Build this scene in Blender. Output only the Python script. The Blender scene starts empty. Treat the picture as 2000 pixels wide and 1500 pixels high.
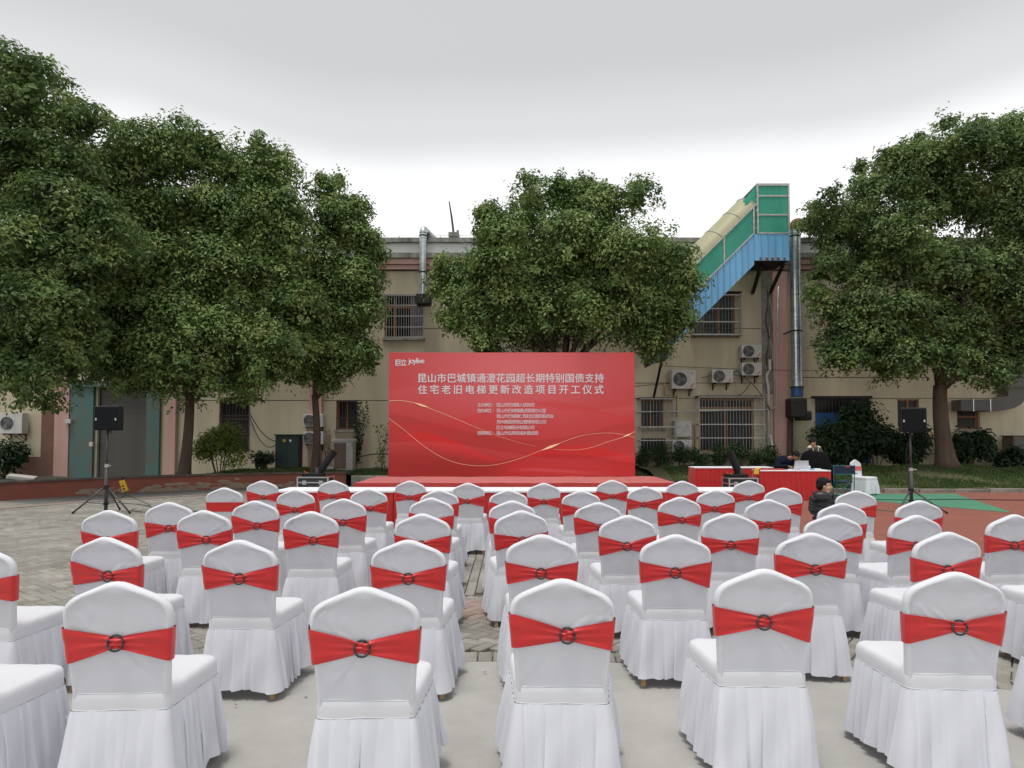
import bpy, math, random
import numpy as np
from mathutils import Vector, Matrix, Euler

S = bpy.context.scene
COL = S.collection
R = math.radians
random.seed(7); np.random.seed(7)

# ---------------------------------------------------------------- camera
cam = bpy.data.cameras.new('camera'); cam_o = bpy.data.objects.new('camera', cam); COL.objects.link(cam_o)
cam.lens = 24; cam.sensor_width = 36; cam.shift_y = 0.027
cam.clip_start = 0.05; cam.clip_end = 600
cam_o.location = (0, 0, 1.55); cam_o.rotation_euler = (R(92.2), 0, 0)
S.camera = cam_o

# ---------------------------------------------------------------- overcast sky
W = bpy.data.worlds.new('World'); S.world = W; W.use_nodes = True
wt = W.node_tree; wn = wt.nodes; wl = wt.links
for n in list(wn): wn.remove(n)
wout = wn.new('ShaderNodeOutputWorld'); wadd = wn.new('ShaderNodeAddShader')
bg1 = wn.new('ShaderNodeBackground'); bg2 = wn.new('ShaderNodeBackground')
sky = wn.new('ShaderNodeTexSky'); sky.sky_type = 'NISHITA'; sky.sun_disc = False
SUN_EL, SUN_ROT = 76.0, 210.0
sky.sun_elevation = R(SUN_EL); sky.sun_rotation = R(SUN_ROT); sky.air_density = 1.5; sky.dust_density = 6.0
bg1.inputs['Strength'].default_value = 0.05
hs = wn.new('ShaderNodeHueSaturation'); hs.inputs['Saturation'].default_value = 0.12
wl.new(sky.outputs[0], hs.inputs['Color']); wl.new(hs.outputs[0], bg1.inputs['Color'])
tc = wn.new('ShaderNodeTexCoord'); sx = wn.new('ShaderNodeSeparateXYZ'); wl.new(tc.outputs['Generated'], sx.inputs[0])
nz = wn.new('ShaderNodeTexNoise'); nz.inputs['Scale'].default_value = 2.0; nz.inputs['Detail'].default_value = 4
wl.new(tc.outputs['Generated'], nz.inputs['Vector'])
ma = wn.new('ShaderNodeMath'); ma.operation = 'MULTIPLY_ADD'; ma.inputs[1].default_value = 0.08; ma.inputs[2].default_value = -0.04
wl.new(nz.outputs[0], ma.inputs[0])
mb = wn.new('ShaderNodeMath'); mb.operation = 'ADD'; wl.new(sx.outputs['Z'], mb.inputs[0]); wl.new(ma.outputs[0], mb.inputs[1])
rp = wn.new('ShaderNodeValToRGB'); cr = rp.color_ramp
cr.elements[0].position = 0.0; cr.elements[0].color = (1.0, 1.0, 1.0, 1)
cr.elements[1].position = 1.0; cr.elements[1].color = (0.42, 0.425, 0.43, 1); cr.interpolation = 'EASE'
for p, c in ((0.28, (0.99, 1.0, 1.0)), (0.36, (0.84, 0.845, 0.85)), (0.42, (0.55, 0.555, 0.56)), (0.50, (0.43, 0.435, 0.44)), (0.7, (0.42, 0.425, 0.43))):
    e = cr.elements.new(p); e.color = (*c, 1)
wl.new(mb.outputs[0], rp.inputs[0]); wl.new(rp.outputs[0], bg2.inputs['Color']); bg2.inputs['Strength'].default_value = 0.86
wl.new(bg1.outputs[0], wadd.inputs[0]); wl.new(bg2.outputs[0], wadd.inputs[1]); wl.new(wadd.outputs[0], wout.inputs[0])

sun = bpy.data.lights.new('sun', 'SUN'); sun.energy = 1.5; sun.angle = R(14); sun.color = (1.0, 0.97, 0.93)
sun_o = bpy.data.objects.new('sun', sun); COL.objects.link(sun_o); sun_o.location = (-10, -10, 30)
sun_o.rotation_euler = (R(90 - SUN_EL), 0, R(-30))   # high behind the camera, a little from the west

S.view_settings.view_transform = 'Standard'; S.view_settings.look = 'None'
S.view_settings.exposure = 0.22; S.view_settings.gamma = 1.0; S.view_settings.use_curve_mapping = False
S.cycles.use_denoising = True; S.cycles.max_bounces = 6; S.cycles.transparent_max_bounces = 8

# ---------------------------------------------------------------- materials
def mat(name, col, rough=0.7, col2=None, scale=3.0, amount=0.5, bump=0.0, bscale=40.0, metal=0.0, spec=0.5, rand=0.0,
        streak=False, sheen=0.0, coords='Object', island=False, trans=0.0, detail=4.0):
    m = bpy.data.materials.new(name); m.use_nodes = True
    nt = m.node_tree; n = nt.nodes; l = nt.links
    b = n['Principled BSDF']; b.inputs['Roughness'].default_value = rough; b.inputs['Metallic'].default_value = metal
    b.inputs['Specular IOR Level'].default_value = spec
    if sheen: b.inputs['Sheen Weight'].default_value = sheen; b.inputs['Sheen Roughness'].default_value = 0.5
    tcn = n.new('ShaderNodeTexCoord'); mp = n.new('ShaderNodeMapping'); l.new(tcn.outputs[coords], mp.inputs[0])
    if streak: mp.inputs['Scale'].default_value = (1.0, 1.0, 0.12)
    out = None
    if col2 is not None:
        t = n.new('ShaderNodeTexNoise'); t.inputs['Scale'].default_value = scale; t.inputs['Detail'].default_value = detail
        t.inputs['Roughness'].default_value = 0.65
        l.new(mp.outputs[0], t.inputs['Vector'])
        mr = n.new('ShaderNodeMapRange'); mr.inputs['From Min'].default_value = 0.5 - 0.25 * (1.2 - amount); mr.inputs['From Max'].default_value = 0.5 + 0.3 * (1.2 - amount)
        l.new(t.outputs[0], mr.inputs[0])
        mx = n.new('ShaderNodeMix'); mx.data_type = 'RGBA'
        mx.inputs[6].default_value = (*col, 1); mx.inputs[7].default_value = (*col2, 1)
        l.new(mr.outputs[0], mx.inputs[0]); out = mx.outputs[2]
    else:
        rgb = n.new('ShaderNodeRGB'); rgb.outputs[0].default_value = (*col, 1); out = rgb.outputs[0]
    if rand:
        oi = n.new('ShaderNodeObjectInfo'); g = n.new('ShaderNodeNewGeometry')
        ad = n.new('ShaderNodeMath'); ad.operation = 'ADD'; l.new(oi.outputs['Random'], ad.inputs[0])
        if island: l.new(g.outputs['Random Per Island'], ad.inputs[1])
        else: ad.inputs[1].default_value = 0.0
        fr = n.new('ShaderNodeMath'); fr.operation = 'FRACT'; l.new(ad.outputs[0], fr.inputs[0])
        m2 = n.new('ShaderNodeMapRange'); m2.inputs['To Min'].default_value = 1 - rand; m2.inputs['To Max'].default_value = 1 + rand
        l.new(fr.outputs[0], m2.inputs[0])
        mm = n.new('ShaderNodeVectorMath'); mm.operation = 'SCALE'; l.new(out, mm.inputs[0]); l.new(m2.outputs[0], mm.inputs['Scale']); out = mm.outputs[0]
    l.new(out, b.inputs['Base Color'])
    if bump:
        t2 = n.new('ShaderNodeTexNoise'); t2.inputs['Scale'].default_value = bscale; t2.inputs['Detail'].default_value = 5
        l.new(tcn.outputs[coords], t2.inputs['Vector'])
        bp = n.new('ShaderNodeBump'); bp.inputs['Strength'].default_value = bump; bp.inputs['Distance'].default_value = 0.02
        l.new(t2.outputs[0], bp.inputs['Height']); l.new(bp.outputs[0], b.inputs['Normal'])
    if trans:
        tr = n.new('ShaderNodeBsdfTranslucent'); l.new(out, tr.inputs[0]); ms = n.new('ShaderNodeMixShader'); ms.inputs[0].default_value = trans
        l.new(b.outputs[0], ms.inputs[1]); l.new(tr.outputs[0], ms.inputs[2]); l.new(ms.outputs[0], n['Material Output'].inputs[0])
    return m

def leafmat(name, cols, trans=0.3, rough=0.45):
    m = bpy.data.materials.new(name); m.use_nodes = True
    nt = m.node_tree; n = nt.nodes; l = nt.links; b = n['Principled BSDF']; b.inputs['Roughness'].default_value = rough
    b.inputs['Specular IOR Level'].default_value = 0.35
    g = n.new('ShaderNodeNewGeometry'); r = n.new('ShaderNodeValToRGB'); e = r.color_ramp
    e.elements[0].color = (*cols[0], 1); e.elements[1].color = (*cols[-1], 1)
    for i, c in enumerate(cols[1:-1]):
        k = e.elements.new((i + 1) / (len(cols) - 1)); k.color = (*c, 1)
    tcn = n.new('ShaderNodeTexCoord'); t = n.new('ShaderNodeTexNoise'); t.inputs['Scale'].default_value = 1.3; t.inputs['Detail'].default_value = 3
    l.new(tcn.outputs['Object'], t.inputs['Vector'])
    a = n.new('ShaderNodeMath'); a.operation = 'MULTIPLY_ADD'; a.inputs[1].default_value = 2.2; a.inputs[2].default_value = -0.92
    l.new(t.outputs[0], a.inputs[0])
    a2 = n.new('ShaderNodeMath'); a2.operation = 'MULTIPLY_ADD'; a2.inputs[1].default_value = 0.6; l.new(g.outputs['Random Per Island'], a2.inputs[0]); l.new(a.outputs[0], a2.inputs[2])
    l.new(a2.outputs[0], r.inputs[0]); l.new(r.outputs[0], b.inputs['Base Color'])
    tr = n.new('ShaderNodeBsdfTranslucent'); l.new(r.outputs[0], tr.inputs[0]); ms = n.new('ShaderNodeMixShader'); ms.inputs[0].default_value = trans
    l.new(b.outputs[0], ms.inputs[1]); l.new(tr.outputs[0], ms.inputs[2]); l.new(ms.outputs[0], n['Material Output'].inputs[0])
    return m

M = {}
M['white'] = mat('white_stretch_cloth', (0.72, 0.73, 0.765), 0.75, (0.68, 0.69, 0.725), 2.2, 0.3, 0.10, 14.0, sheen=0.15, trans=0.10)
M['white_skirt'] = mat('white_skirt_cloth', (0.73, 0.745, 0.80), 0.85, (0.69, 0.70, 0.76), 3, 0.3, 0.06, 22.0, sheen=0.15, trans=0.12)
M['white_shaded'] = mat('white_stretch_shaded', (0.61, 0.62, 0.665), 0.8, (0.57, 0.58, 0.625), 2.2, 0.3, 0.08, 14.0, sheen=0.1)  # same cover cloth, shade painted in: thin stretch over an open frame
M['sash'] = mat('red_satin_band', (0.60, 0.018, 0.018), 0.42, (0.52, 0.014, 0.014), 4, 0.5, 0.10, 30.0, sheen=0.25)
M['ring'] = mat('dark_beaded_ring', (0.02, 0.02, 0.022), 0.3, (0.10, 0.10, 0.11), 160, 0.9, 0.5, 300.0, metal=0.5)
M['gold_leg'] = mat('gilt_leg_paint', (0.50, 0.30, 0.10), 0.45, (0.22, 0.13, 0.06), 60, 0.6)
M['table_red'] = mat('red_table_skirt_cloth', (0.50, 0.012, 0.012), 0.75, (0.42, 0.01, 0.01), 3, 0.4, 0.1, 25, sheen=0.2)
M['table_white'] = mat('white_table_cloth', (0.82, 0.82, 0.84), 0.7, (0.76, 0.76, 0.79), 2, 0.3, 0.06, 8)
M['carpet'] = mat('red_carpet', (0.50, 0.05, 0.045), 0.95, (0.42, 0.035, 0.03), 5, 0.8, 0.2, 120, sheen=0.3)
M['concrete'] = mat('pale_plaza_concrete', (0.40, 0.39, 0.365), 0.9, (0.30, 0.293, 0.272), 1.9, 0.35, 0.2, 60, detail=8)
M['mortar'] = mat('joint_sand', (0.19, 0.17, 0.14), 0.95, (0.14, 0.125, 0.10), 9, 0.5, 0.3, 80)
M['paver'] = mat('grey_buff_paver', (0.285, 0.272, 0.238), 0.9, (0.19, 0.18, 0.155), 1.1, 0.6, 0.3, 90, rand=0.20, island=True, coords='Object')
M['paver_pink'] = mat('pinkish_paver', (0.32, 0.235, 0.19), 0.9, (0.26, 0.20, 0.165), 3, 0.5, 0.3, 90, rand=0.12, island=True)
M['asphalt'] = mat('grey_asphalt', (0.13, 0.13, 0.125), 0.95, (0.19, 0.185, 0.17), 6, 0.5, 0.5, 90, detail=8)
M['court_red'] = mat('red_rubber_court', (0.27, 0.085, 0.058), 0.92, (0.20, 0.07, 0.05), 1.4, 0.6, 0.35, 120, detail=9)
M['court_green'] = mat('green_rubber_court', (0.07, 0.25, 0.15), 0.92, (0.055, 0.19, 0.12), 2, 0.5, 0.35, 120, detail=8)
M['kerb'] = mat('kerb_concrete', (0.27, 0.25, 0.21), 0.9, (0.17, 0.16, 0.135), 4, 0.7, 0.3, 50, rand=0.1)
M['soil'] = mat('bare_soil', (0.055, 0.044, 0.033), 1.0, (0.035, 0.045, 0.022), 1.6, 0.7, 0.6, 30, detail=8)
M['lawn'] = mat('lawn_ground', (0.07, 0.10, 0.03), 1.0, (0.09, 0.07, 0.045), 1.3, 0.8, 0.5, 30, detail=8)
M['cream'] = mat('cream_render', (0.57, 0.505, 0.355), 0.9, (0.45, 0.40, 0.29), 1.5, 0.75, 0.12, 30, streak=True, detail=8)
M['pinkwall'] = mat('dusty_pink_paint', (0.60, 0.37, 0.32), 0.85, (0.46, 0.29, 0.25), 1.3, 0.6, 0.1, 30, streak=True, detail=7)
M['parapet'] = mat('pale_parapet_render', (0.74, 0.76, 0.74), 0.9, (0.62, 0.64, 0.62), 1.2, 0.5, 0.1, 20, streak=True)
M['parapet_cap'] = mat('weathered_coping', (0.40, 0.40, 0.37), 0.95, (0.10, 0.10, 0.085), 2.2, 0.45, 0.4, 25, streak=True, detail=9)
M['teal'] = mat('teal_paint_peeling', (0.04, 0.20, 0.19), 0.7, (0.16, 0.10, 0.075), 1.4, 0.15, 0.15, 30, detail=8)
M['brownwall'] = mat('brown_dado_paint', (0.20, 0.10, 0.075), 0.85, (0.14, 0.08, 0.06), 2, 0.6)
M['darkglass'] = mat('dark_window_glass', (0.014, 0.015, 0.017), 0.22, spec=0.22)
M['curtain'] = mat('grey_curtain', (0.20, 0.20, 0.21), 0.9, (0.10, 0.10, 0.11), 4, 0.5)
M['oframe'] = mat('orange_brown_window_frame', (0.42, 0.19, 0.05), 0.5, (0.30, 0.13, 0.04), 6, 0.4)
M['steel_bar'] = mat('stainless_bar', (0.42, 0.42, 0.40), 0.4, metal=0.6)
M['dark_bar'] = mat('dark_iron_bar', (0.035, 0.034, 0.033), 0.6, (0.09, 0.05, 0.03), 20, 0.4)
M['ledge'] = mat('window_ledge', (0.34, 0.33, 0.29), 0.9, (0.15, 0.15, 0.13), 4, 0.5)
M['ac'] = mat('off_white_ac_casing', (0.60, 0.60, 0.57), 0.5, (0.50, 0.49, 0.45), 3, 0.5)
M['ac_dark'] = mat('dark_fan_recess', (0.05, 0.052, 0.053), 0.6)
M['ac_grille'] = mat('grey_fan_grille', (0.20, 0.20, 0.20), 0.5)
M['galv'] = mat('galvanised_duct', (0.55, 0.60, 0.60), 0.32, (0.34, 0.38, 0.39), 5, 0.6, 0.15, 12, metal=0.85, detail=6)
M['rust'] = mat('rusted_steel', (0.14, 0.055, 0.03), 0.85, (0.22, 0.09, 0.04), 9, 0.6, 0.3, 40)
M['blue_collar'] = mat('blue_paint', (0.02, 0.09, 0.27), 0.5, (0.015, 0.06, 0.18), 3, 0.5)
M['blue_sheet'] = mat('blue_coated_sheet', (0.17, 0.46, 0.72), 0.42, (0.12, 0.32, 0.54), 2.2, 0.3, streak=True)
M['greenpoly'] = mat('green_corrugated_plastic', (0.13, 0.64, 0.46), 0.25, (0.05, 0.46, 0.36), 1.6, 0.5, streak=True, trans=0.55)
M['creampoly'] = mat('yellowed_plastic_roof', (0.62, 0.59, 0.38), 0.4, (0.57, 0.54, 0.34), 0.6, 0.3, trans=0.35)
M['alu'] = mat('aluminium_trim', (0.52, 0.52, 0.50), 0.45, (0.28, 0.26, 0.24), 8, 0.35, metal=0.3)
M['black_steel'] = mat('black_sooty_steel', (0.012, 0.011, 0.011), 0.8, (0.03, 0.025, 0.022), 6, 0.5)
M['black_plastic'] = mat('black_plastic', (0.012, 0.013, 0.015), 0.55, spec=0.25, bump=0.1, bscale=200)
M['grille_cloth'] = mat('black_speaker_grille', (0.009, 0.010, 0.012), 0.8, spec=0.15, bump=0.5, bscale=400)
M['stand'] = mat('dark_grey_stand', (0.055, 0.057, 0.06), 0.45)
M['pvc'] = mat('white_pvc_pipe', (0.55, 0.56, 0.54), 0.5, (0.42, 0.42, 0.39), 5, 0.4)
M['foil'] = mat('foil_wrapped_pipe', (0.62, 0.62, 0.60), 0.3, (0.3, 0.3, 0.29), 25, 0.6, 0.6, 60, metal=0.7)
M['cable'] = mat('black_cable', (0.02, 0.02, 0.02), 0.6)
M['greycable'] = mat('grey_cable', (0.13, 0.13, 0.12), 0.6)
M['gaspipe'] = mat('yellow_gas_pipe', (0.40, 0.23, 0.03), 0.5)
M['cabinet_green'] = mat('dark_green_cabinet', (0.012, 0.038, 0.034), 0.5, (0.009, 0.025, 0.022), 3, 0.4)
M['cabinet_grey'] = mat('rusty_grey_cabinet', (0.17, 0.155, 0.135), 0.7, (0.20, 0.075, 0.05), 3.0, 0.35, detail=7)
M['red_wall'] = mat('rust_red_low_wall', (0.24, 0.072, 0.043), 0.85, (0.17, 0.058, 0.04), 1.2, 0.6, 0.15, 20, detail=8)
M['coping'] = mat('dark_stone_coping', (0.07, 0.055, 0.048), 0.85, (0.13, 0.10, 0.08), 3, 0.5, 0.2, 30, rand=0.2)
M['shutter'] = mat('grey_roller_shutter', (0.11, 0.105, 0.095), 0.6, (0.08, 0.075, 0.068), 3, 0.5)
M['bark'] = mat('grey_brown_bark', (0.12, 0.085, 0.062), 0.95, (0.06, 0.043, 0.032), 7, 0.5, 0.9, 30, streak=True, detail=8)
M['limewash'] = mat('lichen_speck', (0.30, 0.28, 0.25), 0.9)
M['leaf'] = leafmat('camphor_leaves', [(0.050, 0.095, 0.026), (0.12, 0.20, 0.050), (0.185, 0.265, 0.078), (0.28, 0.34, 0.11)], trans=0.18)
M['leaf2'] = leafmat('darker_camphor_leaves', [(0.045, 0.085, 0.028), (0.105, 0.175, 0.055), (0.175, 0.255, 0.08), (0.28, 0.34, 0.11)], trans=0.35)
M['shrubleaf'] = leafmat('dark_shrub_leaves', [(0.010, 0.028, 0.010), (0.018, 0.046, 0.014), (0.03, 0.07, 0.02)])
M['yellowleaf'] = leafmat('yellow_green_leaves', [(0.07, 0.12, 0.02), (0.15, 0.21, 0.03), (0.28, 0.31, 0.05)])
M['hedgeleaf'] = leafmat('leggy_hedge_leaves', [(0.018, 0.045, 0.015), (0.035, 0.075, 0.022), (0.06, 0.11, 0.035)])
M['grass'] = leafmat('grass_blades', [(0.035, 0.07, 0.015), (0.06, 0.11, 0.022), (0.10, 0.13, 0.035)])
M['skin'] = mat('skin', (0.56, 0.33, 0.23), 0.55, (0.50, 0.27, 0.19), 14, 0.4)
M['skin_tan'] = mat('tanned_skin', (0.33, 0.16, 0.10), 0.55)
M['hair'] = mat('black_hair', (0.008, 0.007, 0.007), 0.6, spec=0.2, bump=0.7, bscale=120)
M['puffer'] = mat('black_puffer_nylon', (0.012, 0.013, 0.015), 0.42, bump=0.25, bscale=25)
M['fur_coat'] = mat('black_plush_coat', (0.008, 0.008, 0.009), 0.95, bump=0.9, bscale=60, spec=0.08)
M['navy'] = mat('navy_jacket_cloth', (0.006, 0.008, 0.020), 0.9, spec=0.15)
M['brownhood'] = mat('grey_brown_hoodie', (0.085, 0.068, 0.058), 0.9)
M['creamcloth'] = mat('cream_lining', (0.60, 0.53, 0.43), 0.9)
M['lilaccloth'] = mat('pale_lilac_collar', (0.50, 0.42, 0.44), 0.9)
M['trouser'] = mat('brown_trousers', (0.12, 0.06, 0.05), 0.9)
M['denim'] = mat('dark_trousers', (0.02, 0.022, 0.03), 0.9)
M['shoe'] = mat('dark_shoes', (0.02, 0.02, 0.02), 0.6)
M['lip'] = mat('lips', (0.35, 0.10, 0.09), 0.5)
M['tealtube'] = mat('teal_tube', (0.015, 0.15, 0.18), 0.5)
M['navycanvas'] = mat('navy_canvas', (0.015, 0.03, 0.055), 0.9)
M['red_label'] = mat('red_print', (0.55, 0.03, 0.03), 0.6)
M['white_print'] = mat('white_print', (0.70, 0.66, 0.68), 0.7)
M['laptop'] = mat('silver_laptop_shell', (0.58, 0.60, 0.66), 0.35, metal=0.2)
M['white_plastic'] = mat('white_plastic', (0.70, 0.70, 0.72), 0.5)
M['gold_thread'] = mat('gold_thread', (0.60, 0.38, 0.04), 0.5)
M['yellow_plastic'] = mat('yellow_plastic', (0.62, 0.36, 0.03), 0.5)
M['flight'] = mat('flight_case_panel', (0.02, 0.021, 0.023), 0.5)
M['flight_trim'] = mat('flight_case_trim', (0.45, 0.45, 0.45), 0.35, metal=0.7)
M['gold_line'] = mat('printed_gold_line', (0.80, 0.55, 0.32), 0.6)
M['gold_glow'] = mat('printed_gold_flare', (0.95, 0.72, 0.42), 0.6)
M['litter'] = mat('dry_leaf_litter', (0.20, 0.12, 0.06), 0.9, rand=0.4, island=True)
M['foam'] = mat('white_foam_block', (0.45, 0.44, 0.42), 0.8)
M['sky_blue'] = mat('blue_label', (0.05, 0.28, 0.45), 0.5)
M['yellow_label'] = mat('yellow_label', (0.5, 0.38, 0.03), 0.5)
M['screen'] = mat('dark_mesh', (0.03, 0.03, 0.03), 0.8)

# ---------------------------------------------------------------- builders
def tag(o, label=None, cat=None, group=None, kind=None):
    if label: o['label'] = label
    if cat: o['category'] = cat
    if group: o['group'] = group
    if kind: o['kind'] = kind
    return o
def thing(name, label, cat, loc=(0, 0, 0), rz=0.0, group=None):
    o = bpy.data.objects.new(name, None); COL.objects.link(o); o.location = loc; o.rotation_euler = (0, 0, rz); o.empty_display_size = 0.2
    return tag(o, label, cat, group)
class MB:
    def __init__(s): s.v = []; s.f = []
    def add(s, vs, fs):
        k = len(s.v); s.v += [tuple(p) for p in vs]; s.f += [tuple(i + k for i in f) for f in fs]; return s
    def box(s, x0, x1, y0, y1, z0, z1):
        return s.add([(x0, y0, z0), (x1, y0, z0), (x1, y1, z0), (x0, y1, z0), (x0, y0, z1), (x1, y0, z1), (x1, y1, z1), (x0, y1, z1)],
                     [(0, 3, 2, 1), (4, 5, 6, 7), (0, 1, 5, 4), (1, 2, 6, 5), (2, 3, 7, 6), (3, 0, 4, 7)])
    def obox(s, c, sz, rot=(0, 0, 0)):
        m = Euler(rot).to_matrix(); c = Vector(c); a, b, d = sz[0] / 2, sz[1] / 2, sz[2] / 2
        return s.add([c + m @ Vector(p) for p in [(-a, -b, -d), (a, -b, -d), (a, b, -d), (-a, b, -d), (-a, -b, d), (a, -b, d), (a, b, d), (-a, b, d)]],
                     [(0, 3, 2, 1), (4, 5, 6, 7), (0, 1, 5, 4), (1, 2, 6, 5), (2, 3, 7, 6), (3, 0, 4, 7)])
    def prism(s, poly, y0, y1):          # polygon in x,z extruded along y
        n = len(poly)
        vs = [(x, y0, z) for x, z in poly] + [(x, y1, z) for x, z in poly]
        fs = [tuple(range(n)), tuple(range(2 * n - 1, n - 1, -1))] + [(i, i + n, (i + 1) % n + n, (i + 1) % n) for i in range(n)]
        return s.add(vs, fs)
    def slab(s, poly, z0, z1):           # polygon in x,y extruded along z
        n = len(poly)
        vs = [(x, y, z0) for x, y in poly] + [(x, y, z1) for x, y in poly]
        fs = [tuple(range(n - 1, -1, -1)), tuple(range(n, 2 * n))] + [(i, (i + 1) % n, (i + 1) % n + n, i + n) for i in range(n)]
        return s.add(vs, fs)
    def tube(s, pts, r, n=8, cap=True, squash=1.0):
        pts = [Vector(p) for p in pts]; m = len(pts); rs = r if isinstance(r, (list, tuple)) else [r] * m
        vs = []; up = None
        for i, p in enumerate(pts):
            d = (pts[min(i + 1, m - 1)] - pts[max(i - 1, 0)]).normalized()
            if up is None: up = Vector((0, 0, 1)) if abs(d.z) < 0.9 else Vector((1, 0, 0))
            a = d.cross(up).normalized(); b = a.cross(d).normalized(); up = b
            for k in range(n):
                t = 2 * math.pi * k / n; vs.append(p + (a * math.cos(t) + b * math.sin(t) * squash) * rs[i])
        fs = [(i * n + k, i * n + (k + 1) % n, (i + 1) * n + (k + 1) % n, (i + 1) * n + k) for i in range(m - 1) for k in range(n)]
        if cap: fs += [tuple(range(n - 1, -1, -1)), tuple((m - 1) * n + k for k in range(n))]
        return s.add(vs, fs)
    def lathe(s, prof, c=(0, 0, 0), n=16, cap=True, axis='z'):
        vs = []
        for r, h in prof:
            for k in range(n):
                t = 2 * math.pi * k / n
                p = (r * math.cos(t), r * math.sin(t), h) if axis == 'z' else (r * math.cos(t), h, r * math.sin(t))
                vs.append((c[0] + p[0], c[1] + p[1], c[2] + p[2]))
        m = len(prof); fs = [(i * n + k, i * n + (k + 1) % n, (i + 1) * n + (k + 1) % n, (i + 1) * n + k) for i in range(m - 1) for k in range(n)]
        if cap: fs += [tuple(range(n - 1, -1, -1)), tuple((m - 1) * n + k for k in range(n))]
        return s.add(vs, fs)
    def torus(s, c, R0, r, n=24, k=6, axis='y', beads=0.0):
        vs = []
        for i in range(n):
            t = 2 * math.pi * i / n; rr = r * (1 + (beads if i % 2 else -beads))
            for j in range(k):
                q = 2 * math.pi * j / k; a = R0 + rr * math.cos(q); h = rr * math.sin(q)
                p = (a * math.cos(t), h, a * math.sin(t)) if axis == 'y' else (a * math.cos(t), a * math.sin(t), h)
                vs.append((c[0] + p[0], c[1] + p[1], c[2] + p[2]))
        return s.add(vs, [(i * k + j, ((i + 1) % n) * k + j, ((i + 1) % n) * k + (j + 1) % k, i * k + (j + 1) % k) for i in range(n) for j in range(k)])
    def mesh(s, name, m, smooth=False):
        me = bpy.data.meshes.new(name); me.from_pydata(s.v, [], s.f); me.update()
        if m: me.materials.append(m)
        if smooth: me.polygons.foreach_set('use_smooth', [True] * len(me.polygons))
        return me
    def build(s, name, m, parent=None, smooth=False, bevel=0.0, fix=True):
        me = s.mesh(name, m, smooth)
        return obj(name, me, parent, bevel)
def obj(name, me, parent=None, bevel=0.0, loc=None):
    o = bpy.data.objects.new(name, me); COL.objects.link(o)
    if parent: o.parent = parent
    if loc: o.location = loc
    if bevel:
        b = o.modifiers.new('bevel', 'BEVEL'); b.width = bevel; b.segments = 2; b.limit_method = 'ANGLE'
    return o
def np_mesh(name, V, Fq, m, smooth=False):
    me = bpy.data.meshes.new(name); n = len(Fq); k = Fq.shape[1]
    me.vertices.add(len(V)); me.vertices.foreach_set('co', V.astype(np.float32).ravel())
    me.loops.add(n * k); me.loops.foreach_set('vertex_index', Fq.astype(np.int32).ravel())
    me.polygons.add(n); me.polygons.foreach_set('loop_start', np.arange(0, n * k, k, dtype=np.int32)); me.polygons.foreach_set('loop_total', np.full(n, k, dtype=np.int32))
    me.polygons.foreach_set('use_smooth', np.full(n, bool(smooth)))
    me.update(calc_edges=True); me.validate(); me.materials.append(m); return me
def copy_tree(o, parent=None):
    c = o.copy(); COL.objects.link(c)
    if parent: c.parent = parent
    for ch in list(o.children): copy_tree(ch, c)
    return c
def unit(a): return a / np.maximum(np.linalg.norm(a, axis=1, keepdims=True), 1e-6)
def leaf_mesh(name, P, Nrm, L, Wd, m, rng, droop=0.35, fold=True):
    """quads with a random heading, roughly facing Nrm; P: n x 3"""
    n = len(P)
    nn = unit(Nrm + rng.normal(0, 0.33, (n, 3)))
    h = unit(np.cross(nn, rng.normal(0, 1, (n, 3)))); h[:, 2] -= droop; h = unit(h)
    s = unit(np.cross(h, nn))
    Lr = (L * rng.uniform(0.6, 1.25, n))[:, None]; Wr = (Wd * rng.uniform(0.7, 1.2, n))[:, None]
    up = unit(np.cross(s, h)) * Wr * 0.25
    V = np.stack([P, P + h * Lr * 0.45 + s * Wr * 0.5 + up, P + h * Lr, P + h * Lr * 0.45 - s * Wr * 0.5 + up], 1).reshape(-1, 3)
    F = np.arange(4 * n).reshape(n, 4)
    return np_mesh(name, V, F, m)
def fib(n, rng):
    v = rng.normal(0, 1, (n, 3)); return unit(v)

# ================================================================ SETTING
def struct(o, kind='structure'): o['kind'] = kind; return o
g = MB(); g.add([(-140, -60, -0.03), (140, -60, -0.03), (140, 220, -0.03), (-140, 220, -0.03)], [(0, 1, 2, 3)])
struct(g.build('ground', M['mortar']))
# grey strip of worn asphalt along the low wall, and everything behind the paving
PC = (-4.0, 12.0)
def ring_poly(r0, r1, a0, a1, n=48):
    o = [(PC[0] + r1 * math.cos(a0 + (a1 - a0) * i / n), PC[1] + r1 * math.sin(a0 + (a1 - a0) * i / n)) for i in range(n + 1)]
    i_ = [(PC[0] + r0 * math.cos(a1 - (a1 - a0) * i / n), PC[1] + r0 * math.sin(a1 - (a1 - a0) * i / n)) for i in range(n + 1)]
    return o + i_
def ring_sheet(r0, r1, a0, a1, z0, z1, n=64):
    b = MB()
    for i in range(n):
        p = [a0 + (a1 - a0) * (i + q) / n for q in (0, 1)]
        c = [(PC[0] + r * math.cos(a), PC[1] + r * math.sin(a)) for r in (r0, r1) for a in p]
        b.add([(c[0][0], c[0][1], z1), (c[1][0], c[1][1], z1), (c[3][0], c[3][1], z1), (c[2][0], c[2][1], z1)], [(3, 2, 1, 0)])
    return b
struct(ring_sheet(7.97, 9.9, R(48), R(215), 0, 0.003).build('asphalt_strip', M['asphalt']))
struct(ring_sheet(7.66, 7.99, R(48), R(215), 0, 0.008, 160).build('kerb_border', M['paver_pink']))
b = ring_sheet(7.98, 9.86, R(151), R(215), 0, 0.006, 40)
struct(b.build('concrete_patch', M['kerb']))
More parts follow.
